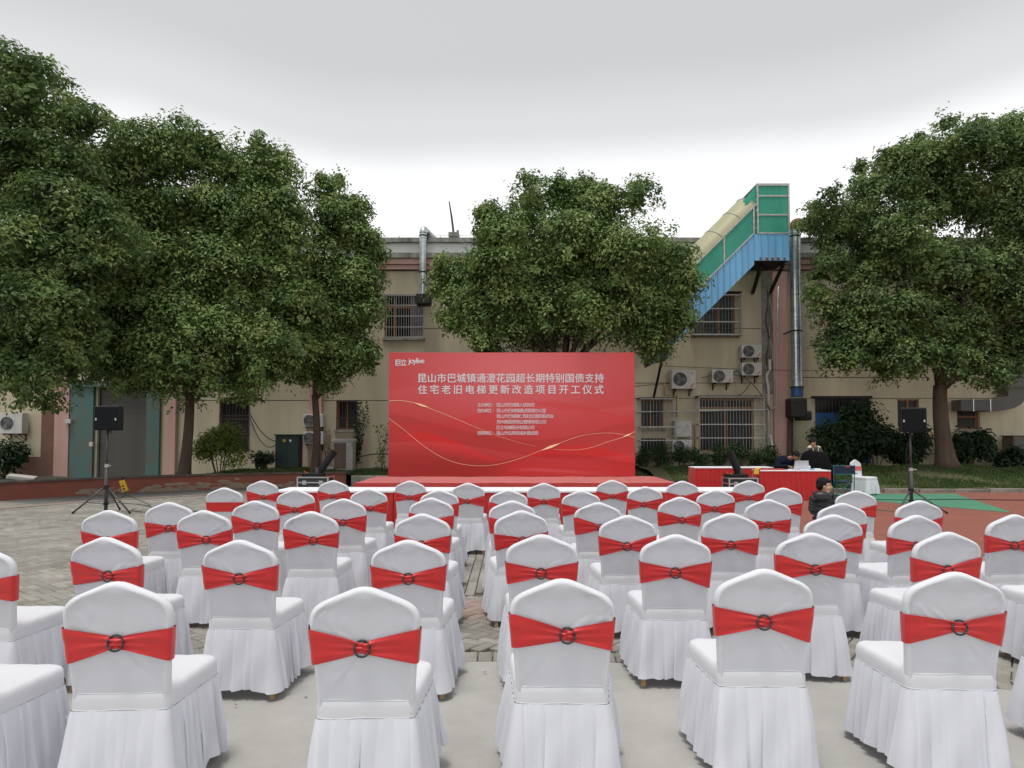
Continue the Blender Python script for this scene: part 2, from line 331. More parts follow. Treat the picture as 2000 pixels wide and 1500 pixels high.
# asphalt behind the tables up to the stage and the lawn kerb
b = MB(); b.slab([(1.35, 17.86), (1.0, 19.8), (-2, 20.8), (-5.6, 21.75), (-5.2, 26), (5, 26), (5, 17.86)], -0.02, 0.001); struct(b.build('asphalt_apron', M['asphalt']))
# pale concrete disc the near chairs stand on
CC = (0.0, -4.2); CR = 9.0
b = MB(); n = 120; b.add([(CC[0] + CR * math.cos(2 * math.pi * i / n), CC[1] + CR * math.sin(2 * math.pi * i / n), 0.0) for i in range(n)], [tuple(range(n))])
struct(b.build('concrete_disc', M['concrete']))
b = MB()
for a in (119,):
    c_, s_ = math.cos(R(a)), math.sin(R(a)); p, q = Vector((CC[0] + 5.2 * c_, CC[1] + 5.2 * s_, 0)), Vector((CC[0] + 8.99 * c_, CC[1] + 8.99 * s_, 0)); w = Vector((-s_, c_, 0)) * 0.003
    b.add([p - w, q - w, q + w, p + w], [(0, 1, 2, 3)])
o = b.build('saw_cut_joint', M['cable']); o.location.z = 0.004; struct(o)

rs_ = random.Random(8); b = MB()
for k in range(26):
    x, y = rs_.uniform(-3.6, 3.6), rs_.uniform(2.0, 4.5)
    if math.hypot(x, y + 4.2) > 8.7: continue
    r_ = rs_.choice([0.004, 0.005, 0.007, 0.010]); b.add([(x + r_ * rs_.uniform(.7, 1.2) * math.cos(t * 0.698), y + r_ * rs_.uniform(.7, 1.2) * math.sin(t * 0.698), 0.004 + 0.0001 * k) for t in range(9)], [tuple(range(9))])
o = b.build('floor_spots', mat('dark_floor_spot', (0.24, 0.235, 0.22), 0.8)); o['kind'] = 'stuff'; tag(o, 'small dark spots dotted over the near concrete', 'stains')
# pavers: every brick is real; the 300 nearest in view are objects of their own
COURT_EDGE = [(4.15, 30), (4.15, 10.9), (4.6, 9.9), (5.6, 9.2), (7.6, 8.7), (30, 8.5)]
def in_court(x, y):
    if x < 4.15: return False
    if y > 10.9: return True
    e = COURT_EDGE
    for i in range(1, len(e) - 1):
        if e[i][0] <= x <= e[i + 1][0]:
            t = (x - e[i][0]) / (e[i + 1][0] - e[i][0]); return y > e[i][1] + t * (e[i + 1][1] - e[i][1])
    return False
def paver_ok(x, y):
    if math.hypot(x - CC[0], y - CC[1]) < CR + 0.22: return False
    if in_court(x, y): return False
    if x > 4.4 and y > 9.5: return False
    if y > 12 or x < -9: return (math.hypot(x - PC[0], y - PC[1]) < 7.80 and y >= 10) or (x > -3 and 10 < y < 17.8 and x < 4.2) or (y < 12 and x > -11.4 and x < 0)
    return True
bricks = []     # x, y, angle, length, width, pink
nb = int(math.pi * 2 * (CR + 0.11) / 0.108)
for i in range(nb):
    a = 2 * math.pi * i / nb; x, y = CC[0] + (CR + 0.11) * math.cos(a), CC[1] + (CR + 0.11) * math.sin(a)
    if y > 1.2: bricks.append((x, y, a, 0.205, 0.100, 0))
def columns(x, y): return -1.3 < x < 0.75 and y > 6.82
u = 0.1
th = R(45 + 8); ct, st = math.cos(th), math.sin(th)
for i in range(-190, 190):
    for j in range(-190, 190):
        # herringbone on a turned grid: 2x1 bricks
        k = (i + j) % 4
        if k == 0: cx_, cy_, a = (i + 1.0) * u, (j + 0.5) * u, 0
        elif k == 2: cx_, cy_, a = (i + 0.5) * u, (j + 1.0) * u, 1
        else: continue
        if k == 0: pass
        x = cx_ * ct - cy_ * st - 2.0; y = cx_ * st + cy_ * ct + 10.5
        if y < 2.4 or y > 20 or x < -12.3 or x > 14: continue
        if not paver_ok(x, y) or columns(x, y): continue
        if columns(x + 0.08, y) or columns(x - 0.08, y) or columns(x, y - 0.0) : pass
        band = 5.98 + 0.1 * x < y < 6.72 + 0.1 * x
        bricks.append((x, y, th + a * math.pi / 2, 0.192, 0.091, 1 if band else 0))
for c in range(0, 20):
    x = -1.25 + c * 0.1035
    for r_ in range(0, 60):
        y = 6.93 + (r_ + 0.5 * (c % 2)) * 0.2
        if y < 18 and paver_ok(x, y): bricks.append((x, y, math.pi / 2, 0.195, 0.096, 0))
def brick_verts(x, y, a, L, w, z=0.0, tilt=(0, 0)):
    c, s = math.cos(a), math.sin(a); e = 0.006; out = []
    for (l2, w2, dz) in ((L / 2 - e, w / 2 - e, 0.0), (L / 2, w / 2, -0.006), (L / 2, w / 2, -0.03)):
        for sx_, sy_ in ((-1, -1), (1, -1), (1, 1), (-1, 1)):
            px_, py_ = sx_ * l2, sy_ * w2
            out.append((x + px_ * c - py_ * s, y + px_ * s + py_ * c, z + dz + tilt[0] * px_ + tilt[1] * py_))
    return out
BF = [(0, 1, 2, 3)] + [(k, k + 4, (k + 1) % 4 + 4, (k + 1) % 4) for k in range(4)] + [(k + 4, k + 8, (k + 1) % 4 + 8, (k + 1) % 4 + 4) for k in range(4)]

def seen(x, y):
    q = x / y
    return (-0.145 < q < -0.005 and y > 4.75) or q < -0.30 or (0.19 < q < 0.30 and 4.7 < y < 5.4) or (0.42 < q and y < 6)
paving = MB(); paving.add([(0, 0, -0.031), (0.01, 0, -0.031), (0, 0.01, -0.031)], [(0, 1, 2)])
pav = paving.build('paving', M['mortar']); struct(pav)
order = sorted([k for k, q in enumerate(bricks) if abs(q[0]) < 0.76 * q[1] and seen(q[0], q[1])], key=lambda k: bricks[k][0] ** 2 + bricks[k][1] ** 2 - (3 if -0.145 < bricks[k][0] / bricks[k][1] < -0.005 else 0))
single = set(order[:298])
tmpl = {}
rng = random.Random(3)
JV = {0: [], 1: []}; JF = {0: [], 1: []}
for k, (x, y, a, L, w, pink) in enumerate(bricks):
    z = rng.uniform(-0.0025, 0.0015); tl = (rng.uniform(-0.012, 0.012), rng.uniform(-0.02, 0.02)); a += rng.uniform(-0.012, 0.012)
    if k in single:
        key = (L, w, pink)
        if key not in tmpl:
            t = MB(); t.add(brick_verts(0, 0, 0, L, w), BF); tmpl[key] = t.mesh('paver', M['paver_pink' if pink else 'paver'])
        o = obj('paver', tmpl[key], pav); o.location = (x, y, z); o.rotation_euler = (tl[1], -tl[0], a)
    else:
        base = len(JV[pink]); JV[pink] += brick_verts(x, y, a, L, w, z, tl); JF[pink] += [tuple(i + base for i in f) for f in BF]
for pink in (0, 1):
    me = np_mesh('pavers', np.array(JV[pink]), np.array(JF[pink]), M['paver_pink' if pink else 'paver'])
    o = obj('pavers', me, pav); o['kind'] = 'stuff'

# rubber sports court
b = MB(); b.add([(x, y, 0.006) for x, y in [(30, 19.35), (4.5, 19.35), (4.15, 18.5), (4.15, 10.9), (4.6, 9.9), (5.6, 9.2), (7.6, 8.7), (30, 8.5)]], [tuple(range(8))]); struct(b.build('court_red_surface', M['court_red']))
b = MB(); b.add([(x, y, 0.011) for x, y in [(7.0, 18.95), (12.25, 18.95), (10.335, 14.160), (9.552, 15.416), (8.772, 16.781), (7.963, 17.196), (6.2, 17.3)]], [tuple(range(7))]); struct(b.build('court_green_band', M['court_green']))
b = MB(); x0, y0 = 4.521, 10.908; b.add([(x0 - 0.1, y0 - 0.25, 0.01), (x0 + 0.28, y0 - 0.1, 0.01), (x0 + 0.02, y0 + 0.45, 0.01), (x0 - 0.1, y0 + 0.3, 0.01)], [(0, 1, 2, 3)])
struct(b.build('court_corner_marking', M['concrete']))
# lawn kerb
lk = MB(); lk.add([(0, 0, -0.02), (0.01, 0, -0.02), (0, 0.01, -0.02)], [(0, 1, 2)]); lk = lk.build('lawn_kerb', M['kerb']); struct(lk)
for i in range(20):
    b = MB(); b.box(-0.485, 0.485, -0.07, 0.07, -0.02, 0.11 + 0.008 * math.sin(i * 2.3)); o = b.build('kerb_block', M['kerb'], lk, bevel=0.012); o.location = (5.0 + i, 19.42 + 0.012 * math.sin(i * 1.7), 0)
# lawn mound at the right, rising to the building
def lawn_z(x, y):
    t = min(max((y - 19.5) / 3.6, 0), 1); h = 0.08 + 0.42 * t * t * (3 - 2 * t)
    h += 0.16 * math.exp(-((x - 14.1) ** 2 + (y - 22.6) ** 2) / 2.4)
    return h + 0.03 * math.sin(x * 1.9 + y) + 0.02 * math.sin(3.1 * x - 2 * y)
def height_sheet(name, x0, x1, y0, y1, nx, ny, fz, m):
    V = []; F = []
    for j in range(ny + 1):
        for i in range(nx + 1):
            x = x0 + (x1 - x0) * i / nx; y = y0 + (y1 - y0) * j / ny; V.append((x, y, fz(x, y)))
    for j in range(ny):
        for i in range(nx): k = j * (nx + 1) + i; F.append((k, k + 1, k + nx + 2, k + nx + 1))
    b = MB(); b.add(V, F); return struct(b.build(name, m, smooth=True))
height_sheet('lawn', 4.5, 30, 19.5, 26.6, 90, 34, lawn_z, M['lawn'])
def bed_z(x, y): return 0.02 + 0.34 * min(max((x + 12.5) / 3.0, 0), 1) + 0.03 * math.sin(x * 1.3) + 0.03 * math.sin(2.1 * x + 1.7 * y) + 0.012 * (y - 22)
WALL_R = 9.85
def bed_poly():
    pts = [(PC[0] + (WALL_R + 0.2) * math.cos(R(a)), PC[1] + (WALL_R + 0.2) * math.sin(R(a))) for a in range(96, 216, 4)]
    return [p for p in pts]
V = []; F = []; arc = [(PC[0] + (WALL_R + 0.15) * math.cos(R(a)), PC[1] + (WALL_R + 0.15) * math.sin(R(a))) for a in np.linspace(215, 97, 60)]
out = [(-30 + 24.9 * t, 6 + 20.6 * min(1, t * 3.2)) for t in np.linspace(0, 1, 60)]
for i in range(60):
    for j in range(13):
        t = j / 12; x = arc[i][0] * (1 - t) + out[i][0] * t; y = arc[i][1] * (1 - t) + out[i][1] * t; V.append((x, y, bed_z(x, y)))
for i in range(59):
    for j in range(12): k = i * 13 + j; F.append((k, k + 13, k + 14, k + 1))
b = MB(); b.add(V, F); struct(b.build('planting_bed_soil', M['soil'], smooth=True))
height_sheet('rear_lawn', -5.2, 4.5, 21.95, 26.6, 40, 18, lambda x, y: 0.30 + 0.04 * math.sin(x * 2) + 0.03 * (y - 22), M['lawn'])

# low rust red retaining wall with dark coping
wall = thing('retaining_wall', 'low curved rust red wall with a dark stone coping, paint flaking', 'wall', (PC[0] - 7, PC[1] + 7, 0)); wall.location = (0, 0, 0)
b = MB()
angs = np.linspace(97.5, 214, 110)
for (r0, r1, z0, z1, nm, mt) in ((WALL_R, WALL_R + 0.28, -0.02, 0.42, 'wall_face', 'red_wall'),):
    V = []; F = []
    for i, a in enumerate(angs):
        c_, s_ = math.cos(R(a)), math.sin(R(a))
        for rr, z in ((r0, z0), (r0, z1), (r1, z1), (r1, z0)): V.append((PC[0] + rr * c_, PC[1] + rr * s_, z))
    for i in range(len(angs) - 1):
        for q in range(4): F.append((4 * i + q, 4 * i + (q + 1) % 4, 4 * i + 4 + (q + 1) % 4, 4 * i + 4 + q))
    F.append((0, 1, 2, 3)); F.append(tuple(4 * (len(angs) - 1) + q for q in (3, 2, 1, 0)))
    b.add(V, F)
wf = b.build('wall_face', M['red_wall'], wall)
# flaking: patches of bare render near the foot, 3 mm proud
b = MB(); rg = random.Random(5)
for k in range(120):
    a = R(rg.uniform(99, 140)); zc = abs(rg.gauss(0, 0.09)) + 0.02; rw = rg.uniform(0.05, 0.28); rh = rg.uniform(0.02, 0.07); rr = WALL_R - 0.003 - 0.00002 * k
    pts = []
    for q in range(9):
        t = 2 * math.pi * q / 9; w_ = rw * rg.uniform(0.6, 1.1) * math.cos(t); h_ = rh * rg.uniform(0.6, 1.1) * math.sin(t)
        aa = a + w_ / WALL_R; pts.append((PC[0] + rr * math.cos(aa), PC[1] + rr * math.sin(aa), max(0.002, min(0.4, zc + h_))))
    b.add(pts, [tuple(range(9))])
b.build('bare_patches', mat('bare_render_patch', (0.27, 0.235, 0.175), 0.95, (0.20, 0.13, 0.09), 5, 0.5, detail=8), wall)['kind'] = 'stuff'
st = 1.05
for i in range(105):
    a0, a1 = 97.3 + i * 1.11, 97.3 + i * 1.11 + 1.07
    P4 = []
    zz = 0.42 + rg.uniform(0, 0.006)
    for z in (zz, zz + 0.045):
        for rr, aa in ((WALL_R - 0.05, a0), (WALL_R + 0.33, a0), (WALL_R + 0.33, a1), (WALL_R - 0.05, a1)):
            P4.append((PC[0] + rr * math.cos(R(aa)), PC[1] + rr * math.sin(R(aa)), z))
    b = MB(); b.add(P4, [(3, 2, 1, 0), (4, 5, 6, 7), (0, 1, 5, 4), (1, 2, 6, 5), (2, 3, 7, 6), (3, 0, 4, 7)]); b.build('coping_stone', M['coping'], wall)
kb = MB(); kb.box(-5.15, -3.85, 21.9, 22.25, -0.02, 0.33); o = kb.build('concrete_upstand', M['kerb'], bevel=0.02); tag(o, 'weathered grey concrete upstand between red wall and stage', 'kerb')
kb = MB(); kb.box(3.85, 4.5, 21.2, 21.5, -0.02, 0.22); o = kb.build('concrete_upstand', M['kerb'], bevel=0.02); tag(o, 'short grey concrete kerb behind the stage near the hedge', 'kerb')

# ================================================================ BUILDING
bd = thing('canteen_building', 'two storey cream building with pink bands and grey parapet behind the trees', 'building', (0, 26, 0))
bd.location = (0, 0, 0)
WY = 26.0
# openings: x0, x1, z0, z1
HOLES = {
 'a': (4.918, 5.777, 1.924, 3.018),
 'a2': (4.879, 5.835, 0.990, 1.535),
 'b': (7.163, 9.212, 1.029, 3.037),
 'c': (6.910, 8.559, 5.471, 7.051),
 'd': (-4.868, -3.416, 5.373, 7.051),
 'e': (-6.675, -5.914, 1.866, 2.979),
 'f': (-11.125, -10.012, 1.029, 3.096),
 'g': (-15.786, -13.876, 0.000, 3.468),
 'h': (14.696, 15.516, 1.924, 3.018),
 'i': (16.960, 17.838, 1.885, 2.998),
 'j': (11.554, 13.623, 0.582, 3.057),
 'k': (0.196, 1.767, 5.373, 7.051),
 'l': (-12.759, -10.993, 5.373, 7.051),
 'm': (14.919, 16.685, 5.471, 7.051),
 'n': (-8.637, -7.067, 5.373, 7.051),
}
XL, XR, ZB, ZT = -22.0, 23.5, 0.0, 7.95
xs = sorted({XL, XR} | {h[0] for h in HOLES.values()} | {h[1] for h in HOLES.values()})
zs = sorted({ZB, ZT} | {h[2] for h in HOLES.values()} | {h[3] for h in HOLES.values()})
b = MB()
for i in range(len(xs) - 1):
    run = None
    for j in range(len(zs) - 1):
        mx_, mz_ = (xs[i] + xs[i + 1]) / 2, (zs[j] + zs[j + 1]) / 2
        hole = any(h[0] < mx_ < h[1] and h[2] < mz_ < h[3] for h in HOLES.values())
        if not hole: b.add([(xs[i], WY, zs[j]), (xs[i + 1], WY, zs[j]), (xs[i + 1], WY, zs[j + 1]), (xs[i], WY, zs[j + 1])], [(0, 1, 2, 3)])
for h in HOLES.values():
    x0, x1, z0, z1 = h; d = 0.24
    b.add([(x0, WY, z0), (x1, WY, z0), (x1, WY, z1), (x0, WY, z1), (x0, WY + d, z0), (x1, WY + d, z0), (x1, WY + d, z1), (x0, WY + d, z1)],
          [(0, 4, 5, 1), (1, 5, 6, 2), (2, 6, 7, 3), (3, 7, 4, 0)])
b.add([(XL, WY, ZB), (XL, WY + 12, ZB), (XL, WY + 12, ZT), (XL, WY, ZT)], [(0, 1, 2, 3)])
b.add([(XR, WY, ZB), (XR, WY + 12, ZB), (XR, WY + 12, ZT), (XR, WY, ZT)], [(0, 3, 2, 1)])
b.add([(XL, WY + 12, ZB), (XR, WY + 12, ZB), (XR, WY + 12, ZT), (XL, WY + 12, ZT)], [(0, 3, 2, 1)])
b.build('wall', M['cream'], bd)
b = MB(); b.box(XL + 0.1, XR - 0.1, WY + 2.5, WY + 2.6, 0, 7.9); b.box(XL + .1, XR - .1, WY + 0.3, WY + 2.5, 4.3, 4.4); b.build('inner_wall', M['cabinet_grey'], bd)
def band(x0, x1, z0, z1, proud, m, name, bevel=0.0):
    b = MB(); b.box(x0, x1, WY - proud, WY + 0.1, z0, z1); return b.build(name, M[m], bd, bevel=bevel)
band(XL, XR, 8.002, 8.180, 0.10, 'pinkwall', 'moulding')
band(XL, XR, 8.190, 8.403, 0.17, 'pinkwall', 'moulding')
band(XL, XR, 8.413, 8.608, 0.24, 'parapet_cap', 'ledge')
band(XL, XR, 8.612, 9.015, 0.10, 'parapet', 'parapet')
band(XL, XR, 9.023, 9.195, 0.22, 'parapet_cap', 'coping')
b = MB(); b.box(XL, XR, WY + 0.2, WY + 12, ZT, ZT + 0.2); b.build('roof', M['parapet_cap'], bd)
def pil(px0, px1, m, z0=-0.02, z1=7.9, proud=0.14): b = MB(); b.box(px0, px1, WY - proud, WY + 0.05, z0, z1); return b.build('pilaster', M[m], bd, bevel=0.01)
pil(9.943, 10.511, 'pinkwall')
pil(-7.712, -7.222, 'pinkwall')
pil(-17.331, -16.784, 'pinkwall', proud=0.16)
pil(-16.775, -15.887, 'teal', z1=3.703, proud=0.12)
pil(-13.876, -13.369, 'teal', z1=3.703, proud=0.12)
pil(-13.135, -12.744, 'pinkwall', proud=0.16)
pil(-17.877, -17.331, 'brownwall', z1=2.822, proud=0.08)
pil(-20.628, -17.845, 'brownwall', z1=0.835, proud=0.03)
band(-16.799, -13.388, 3.488, 3.723, 0.2, 'teal', 'lintel')
def joint(x0, x1, z): b = MB(); b.box(x0, x1, WY - 0.004, WY + 0.01, z - 0.011, z + 0.011); b.build('render_joint', M['dark_bar'], bd)
joint(-4.706, 9.960, 5.737); joint(4.398, 9.929, 3.644); joint(4.394, 9.920, 3.057)
joint(10.545, 21.481, 3.057); joint(10.558, 15.935, 3.860); joint(-12.751, 4.394, 2.979); joint(10.513, 21.415, 0.951)
joint(4.380, 9.890, 0.951)

def window(key, parts, bars=None, pane='darkglass', frame='oframe', fw=0.055, vert=(0.5,), horiz=(), cage=0.0, barn=10, rails=(0.0, 0.5, 1.0), barm='steel_bar', grow=(0, 0, 0, 0), ledge=True, curtain=None):
    x0, x1, z0, z1 = HOLES[key]; w = MB(); y = WY + 0.12
    # frame
    w.box(x0, x0 + fw, y, y + 0.06, z0, z1); w.box(x1 - fw, x1, y, y + 0.06, z0, z1); w.box(x0 + fw, x1 - fw, y, y + 0.06, z0, z0 + fw); w.box(x0 + fw, x1 - fw, y, y + 0.06, z1 - fw, z1)
    for v in vert: xc = x0 + (x1 - x0) * v; w.box(xc - fw / 2, xc + fw / 2, y - 0.003, y + 0.055, z0 + fw, z1 - fw)
    for h in horiz: zc = z0 + (z1 - z0) * h; w.box(x0 + fw, x1 - fw, y - 0.006, y + 0.05, zc - fw * 0.7, zc + fw * 0.7)
    root = w.build('window', M[frame], bd)
    cx = [x0 + fw] + [x0 + (x1 - x0) * v for v in vert] + [x1 - fw]
    cz = [z0 + fw] + [z0 + (z1 - z0) * h for h in horiz] + [z1 - fw]
    for i in range(len(cx) - 1):
        for j in range(len(cz) - 1):
            p = MB(); p.box(cx[i] + 0.002, cx[i + 1] - 0.002, y + 0.025, y + 0.033, cz[j] + 0.002, cz[j + 1] - 0.002); p.build('pane', M[pane], root)
    if curtain:
        for (a, c) in curtain:
            n = 14; V = []; F = []
            for i in range(n + 1):
                xx = x0 + (x1 - x0) * (a + (c - a) * i / n); yy = y - 0.02 + 0.012 * math.sin(i * 2.2)
                V += [(xx, yy, z0 + 0.06), (xx, yy, z1 - 0.06)]
            for i in range(n): F.append((2 * i, 2 * i + 2, 2 * i + 3, 2 * i + 1))
            q = MB(); q.add(V, F); q.build('curtain', M['curtain'], root)
    gx0, gx1, gz0, gz1 = x0 - grow[0], x1 + grow[1], z0 - grow[2], z1 + grow[3]
    yb = WY - max(cage, 0.03)
    if barn:
        for i in range(barn + 1):
            xx = gx0 + (gx1 - gx0) * i / barn; q = MB(); q.tube([(xx, yb, gz0), (xx, yb, gz1)], 0.0085 if i not in (0, barn) else 0.015, 6); q.build('bar', M[barm], root)
        for r_ in rails:
            zz = gz0 + (gz1 - gz0) * r_; q = MB(); q.box(gx0 - 0.02, gx1 + 0.02, yb + 0.008, yb + 0.03, zz - 0.017, zz + 0.017); q.build('rail', M[barm], root)
        if cage:
            for xx in (gx0, gx1):
                for i in range(1, 4):
                    yy = yb + cage * i / 4; q = MB(); q.tube([(xx, yy, gz0), (xx, yy, gz1)], 0.009, 5); q.build('side_bar', M[barm], root)
                for r_ in rails:
                    zz = gz0 + (gz1 - gz0) * r_; q = MB(); q.box(xx - 0.012, xx + 0.012, yb, WY, zz - 0.015, zz + 0.015); q.build('rail', M[barm], root)
            q = MB(); q.box(gx0 - 0.03, gx1 + 0.03, yb - 0.02, WY, gz0 - 0.05, gz0 - 0.02); q.build('ledge', M['ledge'], root)
            q = MB(); q.box(gx0 - 0.05, gx1 + 0.05, yb - 0.05, WY, gz1 + 0.0205, gz1 + 0.05); q.build('cage_roof', M['dark_bar'], root)
    if ledge:
        q = MB(); q.box(x0 - 0.08, x1 + 0.08, WY - 0.09, WY + 0.1, z0 - 0.09, z0 - 0.002); q.build('sill', M['ledge'], root)
    return root
wa = window('a', None, vert=(0.45,), cage=0.45, barn=11, rails=(0.0, 0.26, 0.5, 0.77, 1.0), grow=(0.10, 0.36, 1.02, 0.0))
wa2 = window('a2', None, vert=(), frame='dark_bar', barn=0, ledge=False)
window('b', None, vert=(0.49,), horiz=(0.83,), cage=0.42, barn=21, rails=(0.0, 0.27, 0.51, 0.77, 1.0), grow=(0.14, 0.26, 0.05, 0.05), ledge=False)
window('c', None, vert=(0.28, 0.62), horiz=(), curtain=((0.02, 0.27),), cage=0.30, barn=15, rails=(0.0, 0.3, 0.62, 0.95), grow=(0.02, 0.12, 0.0, 0.0))
window('d', None, vert=(0.25, 0.68), horiz=(0.72,), barn=16, cage=0.0, curtain=((0.70, 0.98),), rails=(0.02, 0.25, 0.5, 0.75, 0.98), grow=(0.02, 0.02, 0, 0))
window('e', None, vert=(0.5,), horiz=(), barn=7, rails=(0.02, 0.4, 0.98), barm='dark_bar')
window('f', None, vert=(0.5,), horiz=(0.6,), frame='dark_bar', barn=9, rails=(0.01, 0.33, 0.66, 0.99), barm='dark_bar', ledge=False)
window('h', None, vert=(0.55,), barn=0)
window('i', None, vert=(0.9,), horiz=(0.42,), frame='rust', pane='screen', barn=0)
window('k', None, vert=(0.5,), barn=10); window('l', None, vert=(0.5,), barn=10); window('m', None, vert=(0.5,), barn=10); window('n', None, vert=(0.5,), barn=10)
# roller shutter
x0, x1, z0, z1 = HOLES['g']
sh = MB(); sh.box(x0, x0 + 0.06, WY + 0.02, WY + 0.14, z0, z1); sh.box(x1 - 0.06, x1, WY + 0.02, WY + 0.14, z0, z1); sh = sh.build('roller_shutter', M['shutter'], bd)
sl = None; nsl = int((z1 - z0 - 0.02) / 0.092)
for i in range(nsl):
    if sl is None:
        q = MB(); L = (x1 - x0) - 0.13
        q.prism([(0, 0), (0, 0)] and [(-L / 2, 0.0), (L / 2, 0.0), (L / 2, 0.086), (-L / 2, 0.086)], 0.0, 0.02); sl = q.mesh('slat', M['shutter'])
    o = obj('slat', sl, sh, bevel=0.008); o.location = ((x0 + x1) / 2, WY + 0.07, z0 + 0.005 + i * 0.092)
# blue boarded bay with bars above
x0, x1, z0, z1 = HOLES['j']; zsplit = 2.510
q = MB(); q.box(x0, x1, WY + 0.03, WY + 0.08, z0, zsplit); bay = q.build('boarded_window', M['blue_collar'], bd)
for i in range(4):
    xx = x0 + (x1 - x0) * (i + 0.5) / 4; q = MB(); q.box(xx - (x1 - x0) / 8 + 0.01, xx + (x1 - x0) / 8 - 0.01, WY + 0.012, WY + 0.03, z0 + 0.02, zsplit - 0.02); q.build('board', M['blue_collar'], bay)
for i in range(17):
    xx = x0 + (x1 - x0) * i / 16; q = MB(); q.tube([(xx, WY - 0.03, zsplit), (xx, WY - 0.03, z1)], 0.012, 5); q.build('bar', M['dark_bar'], bay)
q = MB(); q.box(x0 - 0.15, x1 + 0.1, WY - 0.06, WY + 0.1, z1, z1 + 0.09); q.build('bar_head', M['black_steel'], bay)
q = MB(); q.box(x0, x1, WY + 0.1, WY + 0.11, zsplit, z1); q.build('pane', M['darkglass'], bay)
# roof clutter
mast = thing('roof_mast', 'thin leaning dark pole on a block on the roof edge', 'mast', (-2.321, 26.4, 9.373))
q = MB(); q.obox((0.05, 0.05, 0.10), (0.42, 0.35, 0.2)); q.obox((0.2, 0, 0.25), (0.1, 0.1, 0.1)); q.build('plinth', M['parapet_cap'], mast, bevel=0.03)
q = MB(); q.tube([(0.04, 0, 0.15), (-0.04, 0, 0.8), (-0.14, 0, 1.43)], [0.045, 0.04, 0.022], 7); q.build('pole', M['bark'], mast)
q = MB(); q.tube([(-5.343, 26.6, 9.493), (-3.629, 26.6, 9.493), (-1.210, 26.6, 9.534)], 0.008, 4); 
for px in (-5.343, -4.436, -2.823): q.tube([(px, 26.6, 8.0), (px, 26.6, 9.493)], 0.012, 4)
o = q.build('roof_wire', M['greycable']); tag(o, 'thin lightning wire on short posts along the parapet', 'wire')

# galvanised ducts
def duct(name, label, x, y, z0, z1, r, elbow_dir, elbow_len, seg=0.16, rusty=True, group='galvanised kitchen exhaust ducts on the facade'):
    t = thing(name, label, 'duct', (x, y, 0), group=group); n = max(1, int((z1 - z0) / seg)); st = (z1 - z0) / n
    prof = []
    for i in range(n): prof += [(r, z0 + i * st), (r, z0 + i * st + st * 0.9), (r * 1.05, z0 + i * st + st * 0.93), (r * 1.05, z0 + i * st + st * 0.97)]
    prof += [(r, z1)]
    q = MB(); q.lathe(prof, n=20); q.build('shaft', M['galv'], t, smooth=False)
    # seam up the front
    q = MB(); q.box(-0.012, 0.012, -r * 1.07, -r * 0.95, z0, z1); q.build('seam', M['galv'], t)
    pts = [(0, 0, z1 - 0.01)]; er = r * 1.25; dx, dy = elbow_dir
    for k in range(1, 9):
        a = math.pi / 2 * k / 8; pts.append((dx * er * (1 - math.cos(a)), dy * er * (1 - math.cos(a)), z1 + er * math.sin(a)))
    q = MB(); q.tube(pts, r * 1.05, 18); q.build('elbow', M['rust' if rusty else 'galv'], t, smooth=True)
    e = Vector(pts[-1]); q = MB(); q.tube([e, e + Vector((dx, dy, 0)) * elbow_len + Vector((0, 0, -0.12))], r * 0.98, 18); q.build('cross_run', M['galv'], t, smooth=True)
    for zz in (z0 + (z1 - z0) * 0.35, z0 + (z1 - z0) * 0.95):
        q = MB(); q.lathe([(r * 1.1, zz), (r * 1.1, zz + 0.05)], n=20); q.box(-r * 1.1, -r * 0.9, 0, 26.02 - y, zz, zz + 0.04); q.box(r * 0.9, r * 1.1, 0, 26.02 - y, zz, zz + 0.04); q.build('strap', M['black_steel'], t)
    return t
d1 = duct('exhaust_duct', 'slim silver exhaust duct climbing over the parapet above the barred window', -3.346, 25.4, 6.924, 9.232, 0.135, (0.25, 0.97), 1.6, rusty=False)
q = MB(); q.obox((0.03, 0.1, 6.730), (0.55, 0.5, 0.42)); q.build('fan_box', M['black_steel'], d1, bevel=0.05)
d2 = duct('exhaust_duct', 'wide silver exhaust duct with rusty elbow and blue collar beside the blue staircase', 10.540, 25.2, 3.409, 9.326, 0.20, (0.85, 0.5), 1.5)
q = MB(); q.lathe([(0.215, 3.067), (0.215, 3.409)], n=20); q.build('blue_collar', M['blue_collar'], d2)
q = MB(); q.lathe([(0.24, 3.399), (0.24, 3.447)], n=20); q.build('flange', M['black_steel'], d2)
q = MB(); q.obox((0.0, 0.1, 2.651), (0.62, 0.6, 0.72)); q.obox((0.25, 0.1, 2.367), (0.5, 0.5, 0.35)); q.build('fan_box', M['black_steel'], d2, bevel=0.07)
d3 = thing('exhaust_duct', 'big dark square exhaust duct bending along the wall at the frame edge', 'duct', (0, 0, 0), group='galvanised kitchen exhaust ducts on the facade')
q = MB(); q.box(16.685, 18.030, 25.35, 25.9, 2.553, 2.976); q.build('horizontal_run', M['shutter'], d3, bevel=0.01)
for px in (1892, 1925): q = MB(); q.box(17.780 - 0.02 if px == 1925 else 17.146 - 0.02, 17.780 + 0.02 if px == 1925 else 17.146 + 0.02, 25.33, 25.92, 2.533, 2.995); q.build('flange', M['galv'], d3)
cx0, cz0 = 18.041, 3.188; pts = []
xa = 18.030; zlo, zhi = 2.553, 2.976; xr1, xr0 = 19.118, 18.463
zc = zhi + 0.15; Ro = zc - zlo; ri = zc - zhi; poly = []
for k in range(9): a = -math.pi / 2 + math.pi / 2 * k / 8; poly.append((xa + (xr1 - xa) * math.cos(a), zc + Ro * math.sin(a)))
poly += [(xr1, 9.6), (xr0, 9.6)]
